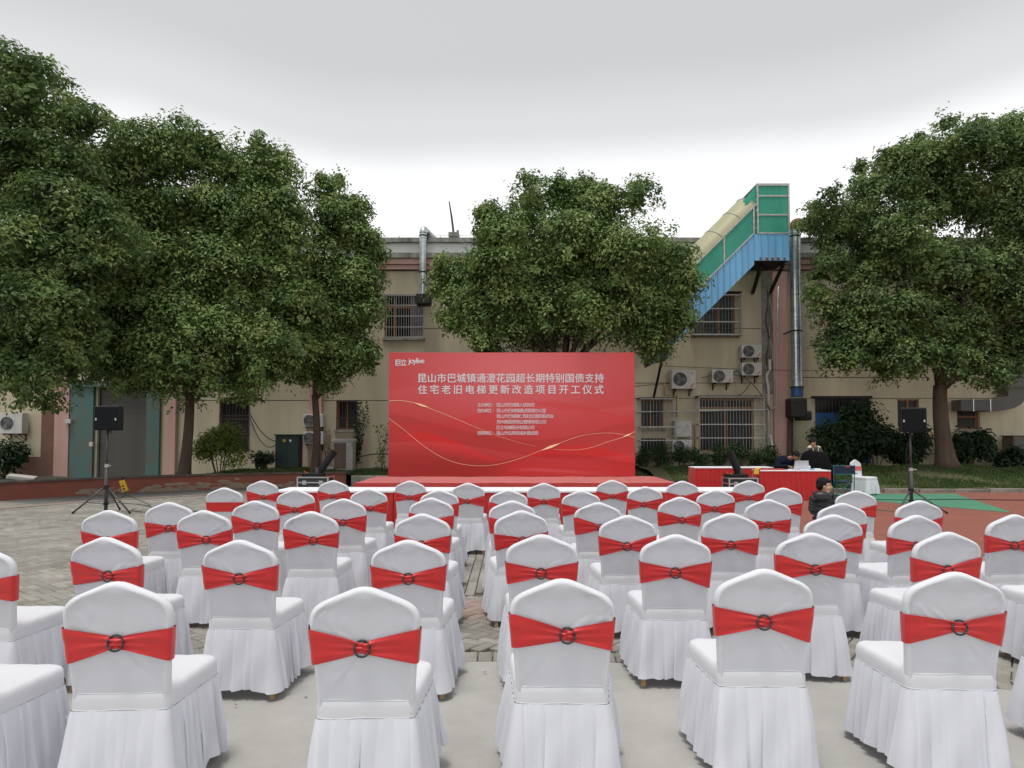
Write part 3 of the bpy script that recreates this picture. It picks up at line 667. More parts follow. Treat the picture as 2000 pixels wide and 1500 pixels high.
for k in range(7): a = 0 - math.pi / 2 * k / 6; poly.append((xa + (xr0 - xa) * math.cos(a), zc + ri * math.sin(a)))
q = MB(); q.prism(poly, 25.35, 25.9); q.build('riser', M['shutter'], d3)
for zz in (zc + 0.3, zc + 1.6, zc + 2.9): q = MB(); q.box(xr0 - 0.03, xr1 + 0.03, 25.32, 25.93, zz, zz + 0.05); q.build('flange', M['shutter'], d3)

# covered staircase
sc = thing('covered_staircase', 'raised covered staircase with green plastic sides, blue sheet skirt and yellowed barrel roof', 'staircase', (0, 0, 0))
Y0, Y1 = 23.8, 25.3
def P(x, z): return (x, z)
def xz(*a): return a
# landing box
LX0, LX1 = 8.663, 9.764
LZ = [10.468, 10.083, 9.406, 8.757, 7.783]
for i in range(3):
    q = MB(); q.box(LX0 + 0.03, LX1 - 0.03, Y0, Y0 + 0.02, LZ[i + 1] + 0.02, LZ[i] - 0.02); q.build('green_pane', M['greenpoly'], sc)
    q = MB(); q.box(LX1 - 0.02, LX1, Y0 + 0.04, Y1, LZ[i + 1] + 0.02, LZ[i] - 0.02); q.build('green_pane', M['greenpoly'], sc)
    q = MB(); q.box(LX0 + 0.03, LX1 - 0.03, Y1 - 0.02, Y1, LZ[i + 1] + 0.02, LZ[i] - 0.02); q.build('green_pane', M['greenpoly'], sc)
for zz in LZ[:4]:
    q = MB(); q.box(LX0 - 0.03, LX1 + 0.03, Y0 - 0.03, Y0 + 0.03, zz - 0.025, zz + 0.025); q.box(LX1 - 0.03, LX1 + 0.032, Y0 + 0.0305, Y1, zz - 0.02, zz + 0.02); q.build('trim', M['alu'], sc)
for xx in (LX0, LX1):
    for yy in (Y0, Y1):
        q = MB(); q.box(xx - 0.028, xx + 0.028, yy - 0.035, yy + 0.028, LZ[3], LZ[0]); q.build('post', M['alu'], sc)
q = MB(); q.box(LX0 - 0.03, LX1 + 0.03, Y0 - 0.03, Y1 + 0.03, LZ[0] + 0.026, LZ[0] + 0.06); q.build('landing_roof', M['alu'], sc)
# sloping part: three lines in x,z
up = [(8.640, 9.808), (4.941, 6.133)]          # lower edge of the barrel roof
mid = [(8.517, 8.748), (4.934, 5.193)]         # top of the blue sheeting
low = [(8.648, 7.765), (4.925, 4.077)]         # underside
def on(line, x): (xa, za), (xb, zb) = line; return za + (zb - za) * (x - xa) / (xb - xa)
xe = 4.934; xs0 = 8.517
posts = [8.523, 7.465, 6.336, 5.574, xe]
for i in range(len(posts) - 1):
    a, c = posts[i] - 0.03, posts[i + 1] + 0.03
    for yy in (Y0, Y1 - 0.02):
        q = MB(); q.prism([(c, on(mid, c) + 0.03), (a, on(mid, a) + 0.03), (a, on(up, a) - 0.03), (c, on(up, c) - 0.03)], yy, yy + 0.02); q.build('green_pane', M['greenpoly'], sc)
for xx in posts:
    for yy in (Y0, Y1): q = MB(); q.box(xx - 0.026, xx + 0.026, yy - 0.032, yy + 0.025, on(mid, xx), on(up, xx)); q.build('post', M['alu'], sc)
for ln in (up, mid):
    for yy in (Y0 - 0.02, Y1 + 0.01):
        (xa, za), (xb, zb) = ln; q = MB(); q.prism([(xb, zb - 0.035), (xa, za - 0.035), (xa, za + 0.035), (xb, zb + 0.035)], yy - 0.025, yy + 0.025); q.build('trim', M['alu'], sc)
# green wedge between landing box and roof end
q = MB(); q.prism([(LX0 - 0.03, LZ[3]), (LX0 - 0.03, LZ[0]), (8.171, 9.918), (8.493, 9.625), (8.535, 8.767)], Y0 + 0.05, Y0 + 0.07); q.build('green_pane', M['greenpoly'], sc)
q = MB(); q.prism([(LX0 - 0.03, LZ[0]), (8.171, 9.918), (8.243, 9.845), (LX0 - 0.03, LZ[0] - 0.1)], Y1 - 0.05, Y1); q.build('trim', M['alu'], sc)
# barrel roof in segments
seg_x = [8.603, 8.090, 7.432, 6.703, 5.848, xe]
def arch(x, rr=0.0, n=26):
    out = []; yc = (Y0 + Y1) / 2; hw = (Y1 - Y0) / 2
    zb = on(up, x)
    for k in range(n + 1):
        a = math.pi * k / n; hh = 0.62 + rr
        # arch stands square to the slope
        out.append((x - hh * math.sin(a) * 0.64, yc - (hw + rr) * math.cos(a), zb + hh * math.sin(a) * 0.64))
    return out
for i in range(len(seg_x) - 1):
    A, B = arch(seg_x[i]), arch(seg_x[i + 1]); q = MB(); m_ = len(A)
    q.add(A + B, [(k, k + 1, m_ + k + 1, m_ + k) for k in range(m_ - 1)]); o = q.build('roof_panel', M['creampoly'], sc)
for x in seg_x: q = MB(); q.tube(arch(x, 0.005), 0.018, 6); q.build('roof_hoop', M['alu'], sc)
# blue ribbed sheets, one every rib
def blue(xa, xc, zb0, zb1, zt0, zt1, yy=Y0):
    q = MB(); q.prism([(xa, zb0), (xc, zb1), (xc, zt1), (xa, zt0)], yy - 0.012, yy + 0.012)
    w = 0.022; q.prism([(xa, zb0), (xa + w, zb0 + (zb1 - zb0) * w / (xc - xa)), (xa + w, zt0 + (zt1 - zt0) * w / (xc - xa)), (xa, zt0)], yy - 0.038, yy - 0.0121)
    return q.build('ribbed_sheet', M['blue_sheet'], sc)
nb_ = 5; zl = 7.783
for i in range(nb_):
    a = xs0 + (LX1 - xs0) * i / nb_; c = xs0 + (LX1 - xs0) * (i + 1) / nb_ - 0.006; xk = low[0][0]
    blue(a, c, zl if a >= xk - 0.2 else on(low, a), zl, LZ[3] - 0.03, LZ[3] - 0.03)
a = xs0 - 0.004; stp = 0.215
while a > xe:
    c = max(a - stp, xe)
    blue(c + 0.006, a, on(low, c), on(low, a), on(mid, c) - 0.04, on(mid, a) - 0.04); a = c
q = MB(); q.box(LX1 - 0.012, LX1 + 0.012, Y0 + 0.013, Y1, zl, LZ[3] - 0.03); q.build('ribbed_sheet', M['blue_sheet'], sc)
q = MB(); q.prism([(8.648, 7.819), (4.926, 4.131), (4.927, 4.257), (8.650, 7.947)], Y0 + 0.03, Y1); q.box(LX0, LX1 - 0.02, Y0 + 0.02, Y1, zl + 0.02, zl + 0.09); q.build('soffit', M['black_steel'], sc)
for i in range(5):
    x = LX0 + 0.1 + i * 0.2; q = MB(); q.obox((x, Y0 - 0.02, zl + 0.06), (0.11, 0.012, 0.09)); q.build('rust_bracket', M['rust'], sc)
for (xa, ya, xb, yb) in ((9.748, 24.3, 9.864, 25.9), (8.958, 24.3, 9.201, 25.9)):
    q = MB(); q.tube([(xa, ya, zl), (xb, yb, 7.089)], 0.075, 6); q.build('strut', M['black_steel'], sc)
# lower box and leaning leg
q = MB(); q.box(4.966, 5.450, Y0 - 0.02, Y1, 4.329, 5.410); q.build('end_box', M['blue_collar'], sc)
q = MB(); q.tube([(5.382, 24.4, 4.362), (5.264, 25.3, 3.073)], 0.05, 6); q.build('strut', M['black_steel'], sc)

# air conditioner outdoor units
def ac_unit(label, x0, x1, y0, y1, z0=None, flip=False, wy=WY, dark=False, depth=0.34, brand=True, lab=None):
    """x0,x1 and y0,y1 are the front face in metres (x, z)"""
    t = thing('outdoor_ac_unit', label, 'air conditioner', ((x0 + x1) / 2, wy - 0.1, y0), group='air conditioner units hung on the facade')
    w, h = x1 - x0, y1 - y0; q = MB(); q.box(-w / 2, w / 2, -depth, 0, 0.02, h); q.build('casing', M['ac'], t, bevel=0.015)
    r = min(h * 0.43, w * 0.28); cx = -w / 2 + r + w * 0.06
    q = MB(); q.lathe([(r, -depth - 0.004), (r, -depth - 0.002)], (cx, 0, h / 2 + 0.01), 24, axis='y'); q.build('fan_recess', M['ac_dark'], t)
    q = MB()
    for k in range(1, 8): q.torus((cx, -depth - 0.012, h / 2 + 0.01), r * k / 7, 0.006, 24, 4)
    for k in range(6): a = math.pi * k / 6; q.tube([(cx - r * math.cos(a), -depth - 0.014, h / 2 + 0.01 - r * math.sin(a)), (cx + r * math.cos(a), -depth - 0.014, h / 2 + 0.01 + r * math.sin(a))], 0.004, 4)
    q.build('fan_grille', M['ac_grille'], t)
    q = MB()
    for k in range(3):
        a = 2 * math.pi * k / 3; q.obox((cx + r * 0.45 * math.cos(a), -depth - 0.006, h / 2 + 0.01 + r * 0.45 * math.sin(a)), (r * 0.8, 0.003, r * 0.45), (0, -a, 0))
    q.build('fan_blade', M['ac_grille'], t)
    q = MB(); q.box(w * 0.17, w * 0.178, -depth - 0.003, -depth, 0.03, h - 0.01); q.build('panel_seam', M['ac_grille'], t)
    if brand:
        q = MB(); q.box(w * 0.27, w * 0.40, -depth - 0.003, -depth - 0.001, h * 0.80, h * 0.84); q.build('maker_plate', M['ac_grille'], t)
        q = MB(); q.add([(w * 0.24, -depth - 0.003, 0.05), (w * 0.30, -depth - 0.003, 0.05), (w * 0.44, -depth - 0.003, h * 0.32), (w * 0.38, -depth - 0.003, h * 0.32)], [(0, 1, 2, 3)]); q.build('red_sticker', M['red_label'], t)
    if lab: q = MB(); q.box(w * 0.22, w * 0.42, -depth - 0.003, -depth - 0.001, h * 0.72, h * 0.92); q.build('blue_sticker', M['sky_blue'], t)
    for s_ in (-1, 1):
        q = MB(); q.box(s_ * w * 0.33 - 0.02, s_ * w * 0.33 + 0.02, -depth, 0.1, -0.02, 0.02); q.prism([(0, 0), (0, 0)] and [(s_ * w * 0.33 - 0.018, -0.25), (s_ * w * 0.33 + 0.018, -0.25), (s_ * w * 0.33 + 0.018, -0.021), (s_ * w * 0.33 - 0.018, -0.021)], 0.07, 0.1)
        q.tube([(s_ * w * 0.33, 0.08, -0.22), (s_ * w * 0.33, -depth * 0.8, -0.02)], 0.013, 5); q.build('bracket', M['black_steel'], t)
    return t
ac_unit('large boxy AC unit with a square mesh grille, lone beside the dark leaning strut', 6.002, 6.903, 3.373, 4.104)
ac_unit('small AC unit hung alone between two others above the big barred window', 7.517, 8.304, 3.604, 4.104)
ac_unit('AC unit beside the white pipe, lower of the stacked pair', 8.634, 9.382, 3.873, 4.373)
ac_unit('AC unit beside the white pipe, upper of the stacked pair', 8.641, 9.390, 4.547, 5.048)
ac_unit('AC unit near the ground under the flat steel cabinet between barred windows', 5.998, 6.724, 0.982, 1.478)
ac_unit('lower AC unit with a blue sticker beside the dark green cabinet', -7.836, -7.071, 1.287, 1.783, lab=True, brand=False)
ac_unit('upper AC unit above the blue-stickered one beside the dark green cabinet', -7.843, -7.078, 1.936, 2.434, brand=False)
ac_unit('AC unit by itself on the brown dado wall near the pink pilaster', -19.207, -18.346, 1.688, 2.491, brand=False)
mbx = thing('meter_cabinet', 'flat stainless wall cabinet hung above the lowest AC unit', 'cabinet', (0, 0, 0))
q = MB(); q.box(6.089, 6.764, 25.68, 25.99, 1.574, 2.190); q.build('body', M['alu'], mbx, bevel=0.012)
q = MB(); q.box(6.128, 6.725, 25.66, 25.68, 1.612, 2.161); q.build('door', M['alu'], mbx, bevel=0.005)
# pipes and cables on the facade
def pipe(name, label, cat, pts, r, m, n=8, group=None):
    q = MB(); q.tube(pts, r, n); o = q.build(name, M[m], smooth=True); return tag(o, label, cat, group)
pipe('drain_pipe', 'white plastic drain pipe with an offset at the top beside the pink pilaster', 'pipe', [(9.673, 25.8, 0.45), (9.714, 25.8, 3.395), (9.643, 25.8, 3.881), (9.684, 25.8, 3.998), (9.783, 25.8, 4.134), (9.769, 25.8, 4.524)], 0.055, 'pvc', 10)
pipe('drain_pipe', 'white plastic branch pipe slanting to the ground from the drain', 'pipe', [(9.746, 25.75, 1.651), (9.909, 25.7, 0.5)], 0.05, 'pvc', 10)
pipe('foil_pipe', 'foil wrapped pipe running down the edge of the pink pilaster', 'pipe', [(10.141, 25.8, 7.303), (10.078, 25.8, 5.734), (10.016, 25.8, 4.173), (9.995, 25.8, 2.716), (9.780, 25.75, 2.619), (6.972, 25.5, 2.549), (4.647, 25.5, 2.510)], 0.028, 'foil', 8)
pipe('gas_pipe', 'yellow gas pipe with a step beside the smaller barred window', 'pipe', [(5.802, 25.9, 3.636), (5.798, 25.9, 3.188), (6.265, 25.9, 3.168), (6.257, 25.9, 2.331)], 0.022, 'gaspipe', 6)
pipe('gas_pipe', 'yellow gas pipe dropping beside the lowest AC unit', 'pipe', [(6.799, 25.9, 2.040), (6.934, 25.9, 2.020), (6.923, 25.9, 0.915)], 0.022, 'gaspipe', 6)
pipe('gas_pipe', 'long yellow gas pipe crossing the wall behind the tripod speaker', 'pipe', [(14.463, 25.9, 1.671), (16.074, 25.9, 1.671), (16.521, 25.9, 1.690), (16.557, 25.9, 3.402)], 0.022, 'gaspipe', 6)
def sag(a, c, d, n=10): a, c = Vector(a), Vector(c); return [a.lerp(c, i / n) + Vector((0, 0, -d * 4 * (i / n) * (1 - i / n))) for i in range(n + 1)]
cabs = [
 ((8.305, 25.6, 3.921), (9.724, 25.7, 2.610), -0.35, 0.02, 'greycable', 'grey cable arching from the small AC unit to the drain pipe'),
 ((8.306, 25.6, 3.959), (8.663, 25.6, 3.805), -0.18, 0.018, 'cable', 'short black cable looping between two AC units'),
 ((7.153, 25.7, 3.824), (7.548, 25.6, 3.940), 0.02, 0.02, 'greycable', 'grey hose linking the large AC unit to its small neighbour'),
 ((5.711, 25.9, 4.300), (20.463, 25.3, 4.351), 0.25, 0.009, 'cable', 'thin wire strung along the wall above the AC units'),
 ((4.380, 25.9, 3.480), (6.036, 25.9, 3.636), 0.0, 0.012, 'cable', 'thin dark wire from the backdrop edge to the large AC unit'),
 ((-9.973, 25.9, 2.526), (-8.825, 25.6, 1.420), 0.25, 0.018, 'cable', 'upper black cable drooping to the dark green cabinet'),
 ((-9.970, 25.9, 2.389), (-8.824, 25.6, 1.305), 0.5, 0.016, 'cable', 'lower black cable drooping to the dark green cabinet'),
 ((-6.084, 25.4, 0.680), (-4.527, 25.6, 0.927), -0.12, 0.024, 'cable', 'black hose running from the gabled cabinet behind the backdrop'),
 ((9.013, 25.7, 3.670), (8.562, 25.8, 3.162), 0.1, 0.014, 'cable', 'black cable hanging under the stacked AC pair'),
 ((-18.782, 25.8, 4.758), (-18.512, 25.8, 1.883), 0.0, 0.03, 'cable', 'thick dark hose hanging to the AC unit on the dado wall'),
 ((14.197, 14.8, 1.2), (13.496, 14.7, 1.6), 0.1, 0.005, 'greycable', 'thin lead hanging behind the court side speaker'),
]
for (a, c, d, r, m, lb) in cabs:
    pipe('cable', lb, 'cable', sag(a, c, d, 12), r, m, 6)
# bundle in the recess beside the pink pilaster
for k, (dx, yy, lb) in enumerate(((0.0, 25.85, 'black'), (0.07, 25.8, 'grey'), (0.14, 25.86, 'pale'))):
    x = 9.719 + dx
    pts = [(x + 0.06 * math.sin(i * 1.3 + k * 2), yy + 0.02 * math.sin(i + k), 7.205 - i * (0.32)) for i in range(10)]
    pipe('cable', f'{lb} wavy cable hanging in the wall recess beside the pink pilaster', 'cable', pts, 0.02 - 0.003 * k, ('cable', 'greycable', 'pvc')[k], 6)
pil(9.549, 9.941, 'ledge', z0=3.213, z1=7.9, proud=0.012)
pipe('duct_post', 'rust streaked timber post beside the fan box', 'post', [(10.488, 25.7, 2.325), (10.451, 25.7, 1.073), (10.444, 25.7, 0.4)], 0.11, 'bark', 8)

# ground cabinets
cab = thing('electrical_cabinet', 'tall dark green electrical cabinet with small stickers by the AC units', 'cabinet', (-8.219, 25.2, 0.42))
q = MB(); q.box(-0.43, 0.43, -0.25, 0.25, 0, 1.22); q.build('body', M['cabinet_green'], cab, bevel=0.02)
for s_ in (-1, 1): q = MB(); q.box(-0.41 if s_ < 0 else 0.004, -0.004 if s_ < 0 else 0.41, -0.268, -0.25, 0.06, 1.16); q.build('door', M['cabinet_green'], cab, bevel=0.006)
q = MB(); q.box(-0.14, -0.04, -0.273, -0.269, 0.98, 1.08); q.build('warning_sticker', M['yellow_label'], cab)
q = MB(); q.lathe([(0.045, -0.273), (0.045, -0.269)], (0.13, 0, 1.03), 12, axis='y'); q.build('round_sticker', M['white_plastic'], cab)
q = MB(); q.box(-0.47, 0.47, -0.29, 0.29, 1.22, 1.26); q.build('cap', M['cabinet_green'], cab)
cab = thing('junction_cabinet', 'grey metal street cabinet with a gabled lid and flaking red notice', 'cabinet', (-6.122, 24.9, 0.36))
q = MB(); q.box(-0.34, 0.38, -0.25, 0.25, 0, 1.05); q.build('body', M['alu'], cab, bevel=0.01)
q = MB(); q.box(-0.30, 0.14, -0.262, -0.25, 0.08, 1.0); q.build('door', M['cabinet_grey'], cab, bevel=0.004)
q = MB(); q.add([(-0.4, -0.31, 1.05), (0.44, -0.31, 1.05), (0.44, 0.31, 1.05), (-0.4, 0.31, 1.05), (-0.4, 0, 1.16), (0.44, 0, 1.16), (-.4, -.31, 1.08), (.44, -.31, 1.08)], [(0, 1, 7, 6), (6, 7, 5, 4), (5, 2, 3, 4), (0, 6, 4, 3), (1, 2, 5, 7), (0, 3, 2, 1)]); q.build('lid', M['alu'], cab)
cab = thing('wall_cabinet', 'plain dark steel cabinet standing at the cream wall beyond the big tree', 'cabinet', (18.669, 25.3, 0.5))
q = MB(); q.box(-0.32, 0.6, -0.3, 0.3, 0, 1.1); q.build('body', M['cabinet_grey'], cab, bevel=0.02); q = MB(); q.box(-0.28, 0.14, -0.312, -0.3, 0.06, 1.04); q.build('door', M['shutter'], cab); q = MB(); q.box(-0.37, 0.65, -0.34, 0.34, 1.1, 1.14); q.build('lid', M['shutter'], cab)
# small things: switch boxes on the teal jambs, rubble
for k, (px, pz, lb) in enumerate(((-16.761, 2.173, 'small grey switch box with red tape on the pink pilaster by the shutter'), (-15.869, 1.303, 'small pale socket box on the teal jamb of the shutter'))):
    q = MB(); q.obox((px, 25.78, pz), (0.22 if k == 0 else 0.14, 0.08, 0.16)); o = q.build('switch_box', M['ac'], bevel=0.01); tag(o, lb, 'box')
for k, (px, pz, s_, lb) in enumerate(((47, 925, 0.5, 'pale broken slab lying flat on the bed near the dado wall'), (690, 918, 0.25, 'small grey rubble lump on the bed below the AC units'))):
    X_, Y_ = (-17.6, 24.6) if k == 0 else (-6.6, 24.4)
    q = MB(); q.obox((X_, Y_, bed_z(X_, Y_) + 0.08), (s_ * 1.7, s_, 0.14), (0.1, 0.15, 0.4)); o = q.build('rubble_block', M['foam'], bevel=0.03); tag(o, lb, 'rubble')

# ================================================================ TREES AND PLANTS
def tree(label, base, blobs, n_sub, leaves, mt, seed, trunk_r, fork, limb_n=9, group='camphor trees around the plaza', L=0.14, Wd=0.072):
    rg = np.random.default_rng(seed)
    t = thing('camphor_tree', label, 'tree', base, group=group); bx, by, bz = base
    B = np.array([(x - bx, y - by, z - bz, r) for x, y, z, r in blobs])
    # spread the lobes in depth so that the crown is round, not flat
    cx = B[:, 0].mean(); span = (B[:, 0].max() - B[:, 0].min()) / 2 + 1e-3
    lim = 0.52 * span
    k = np.clip(1 - ((B[:, 0] - cx) / span) ** 2, 0.1, 1)
    B = np.vstack([B, B + np.stack([rg.normal(0, .2, len(B)), lim * np.sqrt(k) * rg.uniform(0.3, 0.8, len(B)), rg.normal(0, .2, len(B)), -0.05 * B[:, 3]], 1)])
    B[:len(blobs), 1] += rg.uniform(-0.5, 0.25, len(blobs)) * np.sqrt(k) * lim
    P = []; Nn = []
    for (x, y, z, r) in B:
        ns = max(5, int(n_sub * 0.46 * (r / 1.0) ** 1.3)); d = fib(ns, rg); d[:, 2] = d[:, 2] * 0.9 + 0.12; d = unit(d)
        front = (d[:, 1] < 0.45) | (rg.random(ns) < 0.35); d = d[front]
        sr = np.minimum(r * 0.52, rg.uniform(0.34, 0.72, len(d))); c = np.array([x, y, z]) + d * (r * 0.70) * rg.uniform(0.80, 1.12, (len(d), 1)) * np.array([1, 0.9, 0.92])
        for ci, ri in zip(c, sr):
            nl = int(leaves * (ri / 0.35) ** 2 * 1.6) + 12
            v = fib(nl, rg); v[:, 2] = np.abs(v[:, 2]) * rg.choice([1, 1, 1, 1, 1, -0.5], nl); v = unit(v)
            rad = ri * rg.uniform(0.55, 1.12, (nl, 1)) ** 0.6
            P.append(ci + v * rad * np.array([1.15, 1.15, 0.95])); Nn.append(unit(v + np.array([0, -0.1, 0.75])))
        # loose sprays that break the outline
        for q_ in range(int(9 * r) + 3):
            dd = fib(1, rg)[0]; dd[2] = abs(dd[2]) * rg.choice([1, 1, -0.7]); ci = np.array([x, y, z]) + dd * r * rg.uniform(0.85, 1.08); nl = int(rg.uniform(18, 55)); ax = unit((dd + rg.normal(0, .5, 3))[None])[0]
            tt = rg.uniform(-0.25, 0.22, (nl, 1)); P.append(ci + ax * tt + rg.normal(0, 0.075, (nl, 3))); Nn.append(np.tile(unit((dd + np.array([0, 0, .8]))[None]), (nl, 1)))
        ni = int(60 * r * r) + 10; v = fib(ni, rg); P.append(np.array([x, y, z]) + v * r * rg.uniform(0.1, 0.6, (ni, 1))); Nn.append(v)
    P = np.vstack(P); Nn = np.vstack(Nn); print('LEAVES', len(P))
    me = leaf_mesh('crown', P, Nn, L, Wd, mt, rg); o = obj('crown', me, t)
    # inner twig mass
    Q = []
    for (x, y, z, r) in B:
        ni = int(110 * r * r) + 8; v = fib(ni, rg); Q.append(np.array([x, y, z]) + v * r * rg.uniform(0.0, 0.6, (ni, 1)))
    Q = np.vstack(Q); obj('inner_foliage', leaf_mesh('inner_foliage', Q, fib(len(Q), rg), 0.26, 0.15, mt, rg, droop=0.1), t)
    # trunk and limbs
    q = MB(); fz = fork - bz; pts = []; rs = []
    for i in range(9):
        s_ = i / 8; pts.append((0.10 * math.sin(s_ * 2.5 + seed), 0.05 * math.sin(s_ * 3), -0.15 + (fz + 0.15) * s_)); rs.append(trunk_r * (1 + 0.75 * math.exp(-s_ * 9)) * (1 - 0.25 * s_))
    q.tube(pts, rs, 14); q.build('trunk', M['bark'], t, smooth=True)
    top = Vector(pts[-1]); idx = np.argsort(-B[:len(blobs), 3])[:limb_n]
    for i in idx:
        e = Vector(B[i, :3]); a = top - Vector((0, 0, 0.2)); mid_ = a.lerp(e, 0.5) + Vector((rg.normal(0, .15), rg.normal(0, .1), 0.25 * (e - a).length * 0.3))
        q = MB(); q.tube([a, a.lerp(mid_, .5) + Vector((0, 0, .1)), mid_, e], [trunk_r * 0.5, trunk_r * 0.36, trunk_r * 0.24, 0.03], 7); q.build('limb', M['bark'], t, smooth=True)
        for s_ in range(4):
            f = mid_.lerp(e, rg.uniform(0.1, 0.9)); g_ = f + Vector(tuple(rg.normal(0, 1, 3))).normalized() * B[i, 3] * 0.9; q = MB(); q.tube([f, f.lerp(g_, .5) + Vector((0, 0, .08)), g_], [0.03, 0.02, 0.008], 5); q.build('branch', M['bark'], t)
    return t
T1 = [(-13.11,17.50,10.78,1.02), (-12.17,17.50,10.37,0.81), (-11.48,17.50,9.83,0.55), (-14.72,18.00,10.83,1.44), (-12.53,17.50,8.94,1.25), (-11.52,17.50,8.74,0.72), (-14.38,18.00,8.74,1.71), (-11.95,17.50,7.33,1.31), (-10.69,17.50,7.06,0.81), (-12.45,17.50,5.99,1.51), (-10.40,17.50,6.12,0.60), (-14.43,18.00,5.84,1.71), (-11.62,17.50,4.79,1.05), (-12.65,17.50,3.86,1.12), (-14.10,17.50,3.59,1.31), (-11.78,17.50,3.26,0.72), (-11.14,17.50,3.73,0.53), (-12.43,17.50,2.74,0.55), (-11.26,17.50,5.99,0.92)]
T2 = [(-12.28,20.60,5.20,1.39), (-12.72,20.60,3.96,0.93), (-13.22,20.10,6.03,1.24), (-9.89,20.60,10.70,0.40), (-7.69,20.60,10.41,0.37), (-11.54,20.60,10.64,0.34), (-8.95,20.60,10.49,0.31), (-10.97,20.60,9.78,1.02), (-9.80,20.60,10.06,0.96), (-8.62,20.60,9.78,0.96), (-7.60,20.60,9.65,0.90), (-11.98,20.60,9.46,0.90), (-6.88,20.60,8.67,0.74), (-8.13,20.60,8.19,1.31), (-9.85,20.60,8.19,1.47), (-11.56,20.60,8.03,1.36), (-7.10,20.60,7.40,0.96), (-8.57,20.60,6.46,1.47), (-10.43,20.60,6.14,1.62), (-6.85,20.60,5.99,1.02), (-8.08,20.60,4.73,1.21), (-9.62,20.60,4.27,1.36), (-11.17,20.60,4.11,1.27), (-6.83,20.60,4.42,0.83), (-8.83,20.60,3.26,0.77), (-10.14,20.60,3.18,0.80), (-7.44,20.60,3.57,0.71), (-11.82,20.60,5.52,0.99), (-12.62,20.60,9.78,0.80), (-12.44,20.60,8.67,0.93), (-12.19,20.60,4.58,0.85), (-11.62,20.60,3.33,0.70), (-8.21,20.60,3.10,0.53)]
T3 = [(-6.32,22.60,10.19,0.27), (-6.99,22.60,5.22,1.12), (-7.23,22.60,3.85,0.75), (-6.18,22.60,9.62,0.64), (-5.63,22.60,8.92,0.71), (-5.32,22.60,9.27,0.41), (-6.20,22.60,8.49,0.95), (-5.14,22.60,7.97,0.71), (-5.81,22.60,6.85,1.19), (-4.92,22.60,6.93,0.64), (-6.14,22.60,5.56,1.29), (-5.01,22.60,5.56,0.78), (-5.79,22.60,4.36,0.95), (-5.04,22.60,4.19,0.68), (-6.83,22.60,6.59,1.02), (-6.64,22.60,4.53,0.85), (-4.53,22.60,7.54,0.34), (-4.64,22.60,6.16,0.41), (-7.50,22.60,5.22,0.85), (-6.12,22.60,3.59,0.61)]
T4 = [(2.14,22.00,8.95,1.09), (0.70,22.00,9.08,0.83), (3.00,22.00,8.68,0.96), (3.98,22.00,9.05,0.59), (1.50,22.00,9.62,0.36), (2.34,22.00,9.74,0.40), (4.10,22.00,9.52,0.33), (0.50,22.00,9.79,0.30), (-0.83,22.00,8.61,0.40), (-2.20,22.00,7.13,0.43), (-0.25,22.00,8.47,0.86), (0.00,22.00,7.13,1.35), (1.83,22.00,7.46,1.45), (3.41,22.00,7.13,1.35), (4.75,22.00,7.46,0.92), (5.41,22.00,7.04,0.63), (5.15,22.00,6.20,0.99), (-1.25,22.00,6.79,0.92), (-1.86,22.00,6.46,0.69), (-1.58,22.00,5.59,0.76), (-0.66,22.00,5.42,1.09), (0.83,22.00,5.42,1.29), (2.49,22.00,5.42,1.35), (4.15,22.00,5.42,1.22), (5.14,22.00,5.25,0.69), (-0.91,22.00,4.75,0.66), (4.64,22.00,4.58,0.63), (5.74,22.00,6.37,0.43), (-0.67,22.00,7.72,0.46)]
T5 = [(10.39,22.00,8.85,0.63), (10.93,22.00,8.61,0.66), (12.01,22.00,9.86,0.76), (11.69,22.00,9.07,0.83), (13.06,22.00,10.25,1.02), (14.28,22.00,10.85,1.02), (15.21,22.00,10.76,0.83), (16.34,22.00,10.88,1.02), (14.18,22.00,11.83,0.33), (16.53,22.00,11.90,0.36), (15.18,22.00,11.49,0.40), (12.23,22.00,10.64,0.33), (10.23,22.00,9.28,0.30), (17.58,22.00,10.34,1.49), (13.87,22.00,9.40,1.32), (15.54,22.00,9.15,1.35), (17.18,22.00,8.31,1.65), (12.26,22.00,8.14,1.02), (10.66,22.00,7.46,0.53), (10.32,22.00,7.04,0.36), (11.48,22.00,6.71,0.66), (13.32,22.00,7.13,1.32), (14.97,22.00,6.79,1.42), (16.62,22.00,6.12,1.49), (10.79,22.00,5.62,0.91), (11.95,22.00,5.37,1.25), (13.44,22.00,5.03,1.42), (14.92,22.00,4.78,1.35), (16.31,22.00,4.12,1.02), (11.26,22.00,4.20,0.89), (12.42,22.00,3.87,0.79), (14.07,22.00,3.87,0.69), (15.38,22.00,3.45,0.63), (17.44,22.00,5.79,1.82), (9.97,22.00,6.12,0.36)]
tree('tallest dark camphor tree, its crown cut by the picture edge beside the dado wall', (-15.2, 17.5, 0.02), T1, 26, 60, M['leaf2'], 11, 0.28, 3.6)
tree('broad domed camphor tree above the yellow-green bush and red wall', (-10.273, 21.5, 0.26), T2, 26, 62, M['leaf'], 12, 0.17, 3.4)
tree('small pointed camphor tree between the broad tree and the slim silver duct', (-6.683, 23.0, 0.38), T3, 30, 66, M['leaf'], 13, 0.14, 3.0, 6)
tree('rounded camphor tree standing directly behind the red backdrop', (1.777, 22.6, 0.3), T4, 28, 64, M['leaf'], 14, 0.22, 3.8)
tr5 = tree('big camphor tree with a thick forked trunk on the grass mound beyond the court', (14.305, 22.6, 0.62), T5, 26, 62, M['leaf2'], 15, 0.27, 3.3, 10)

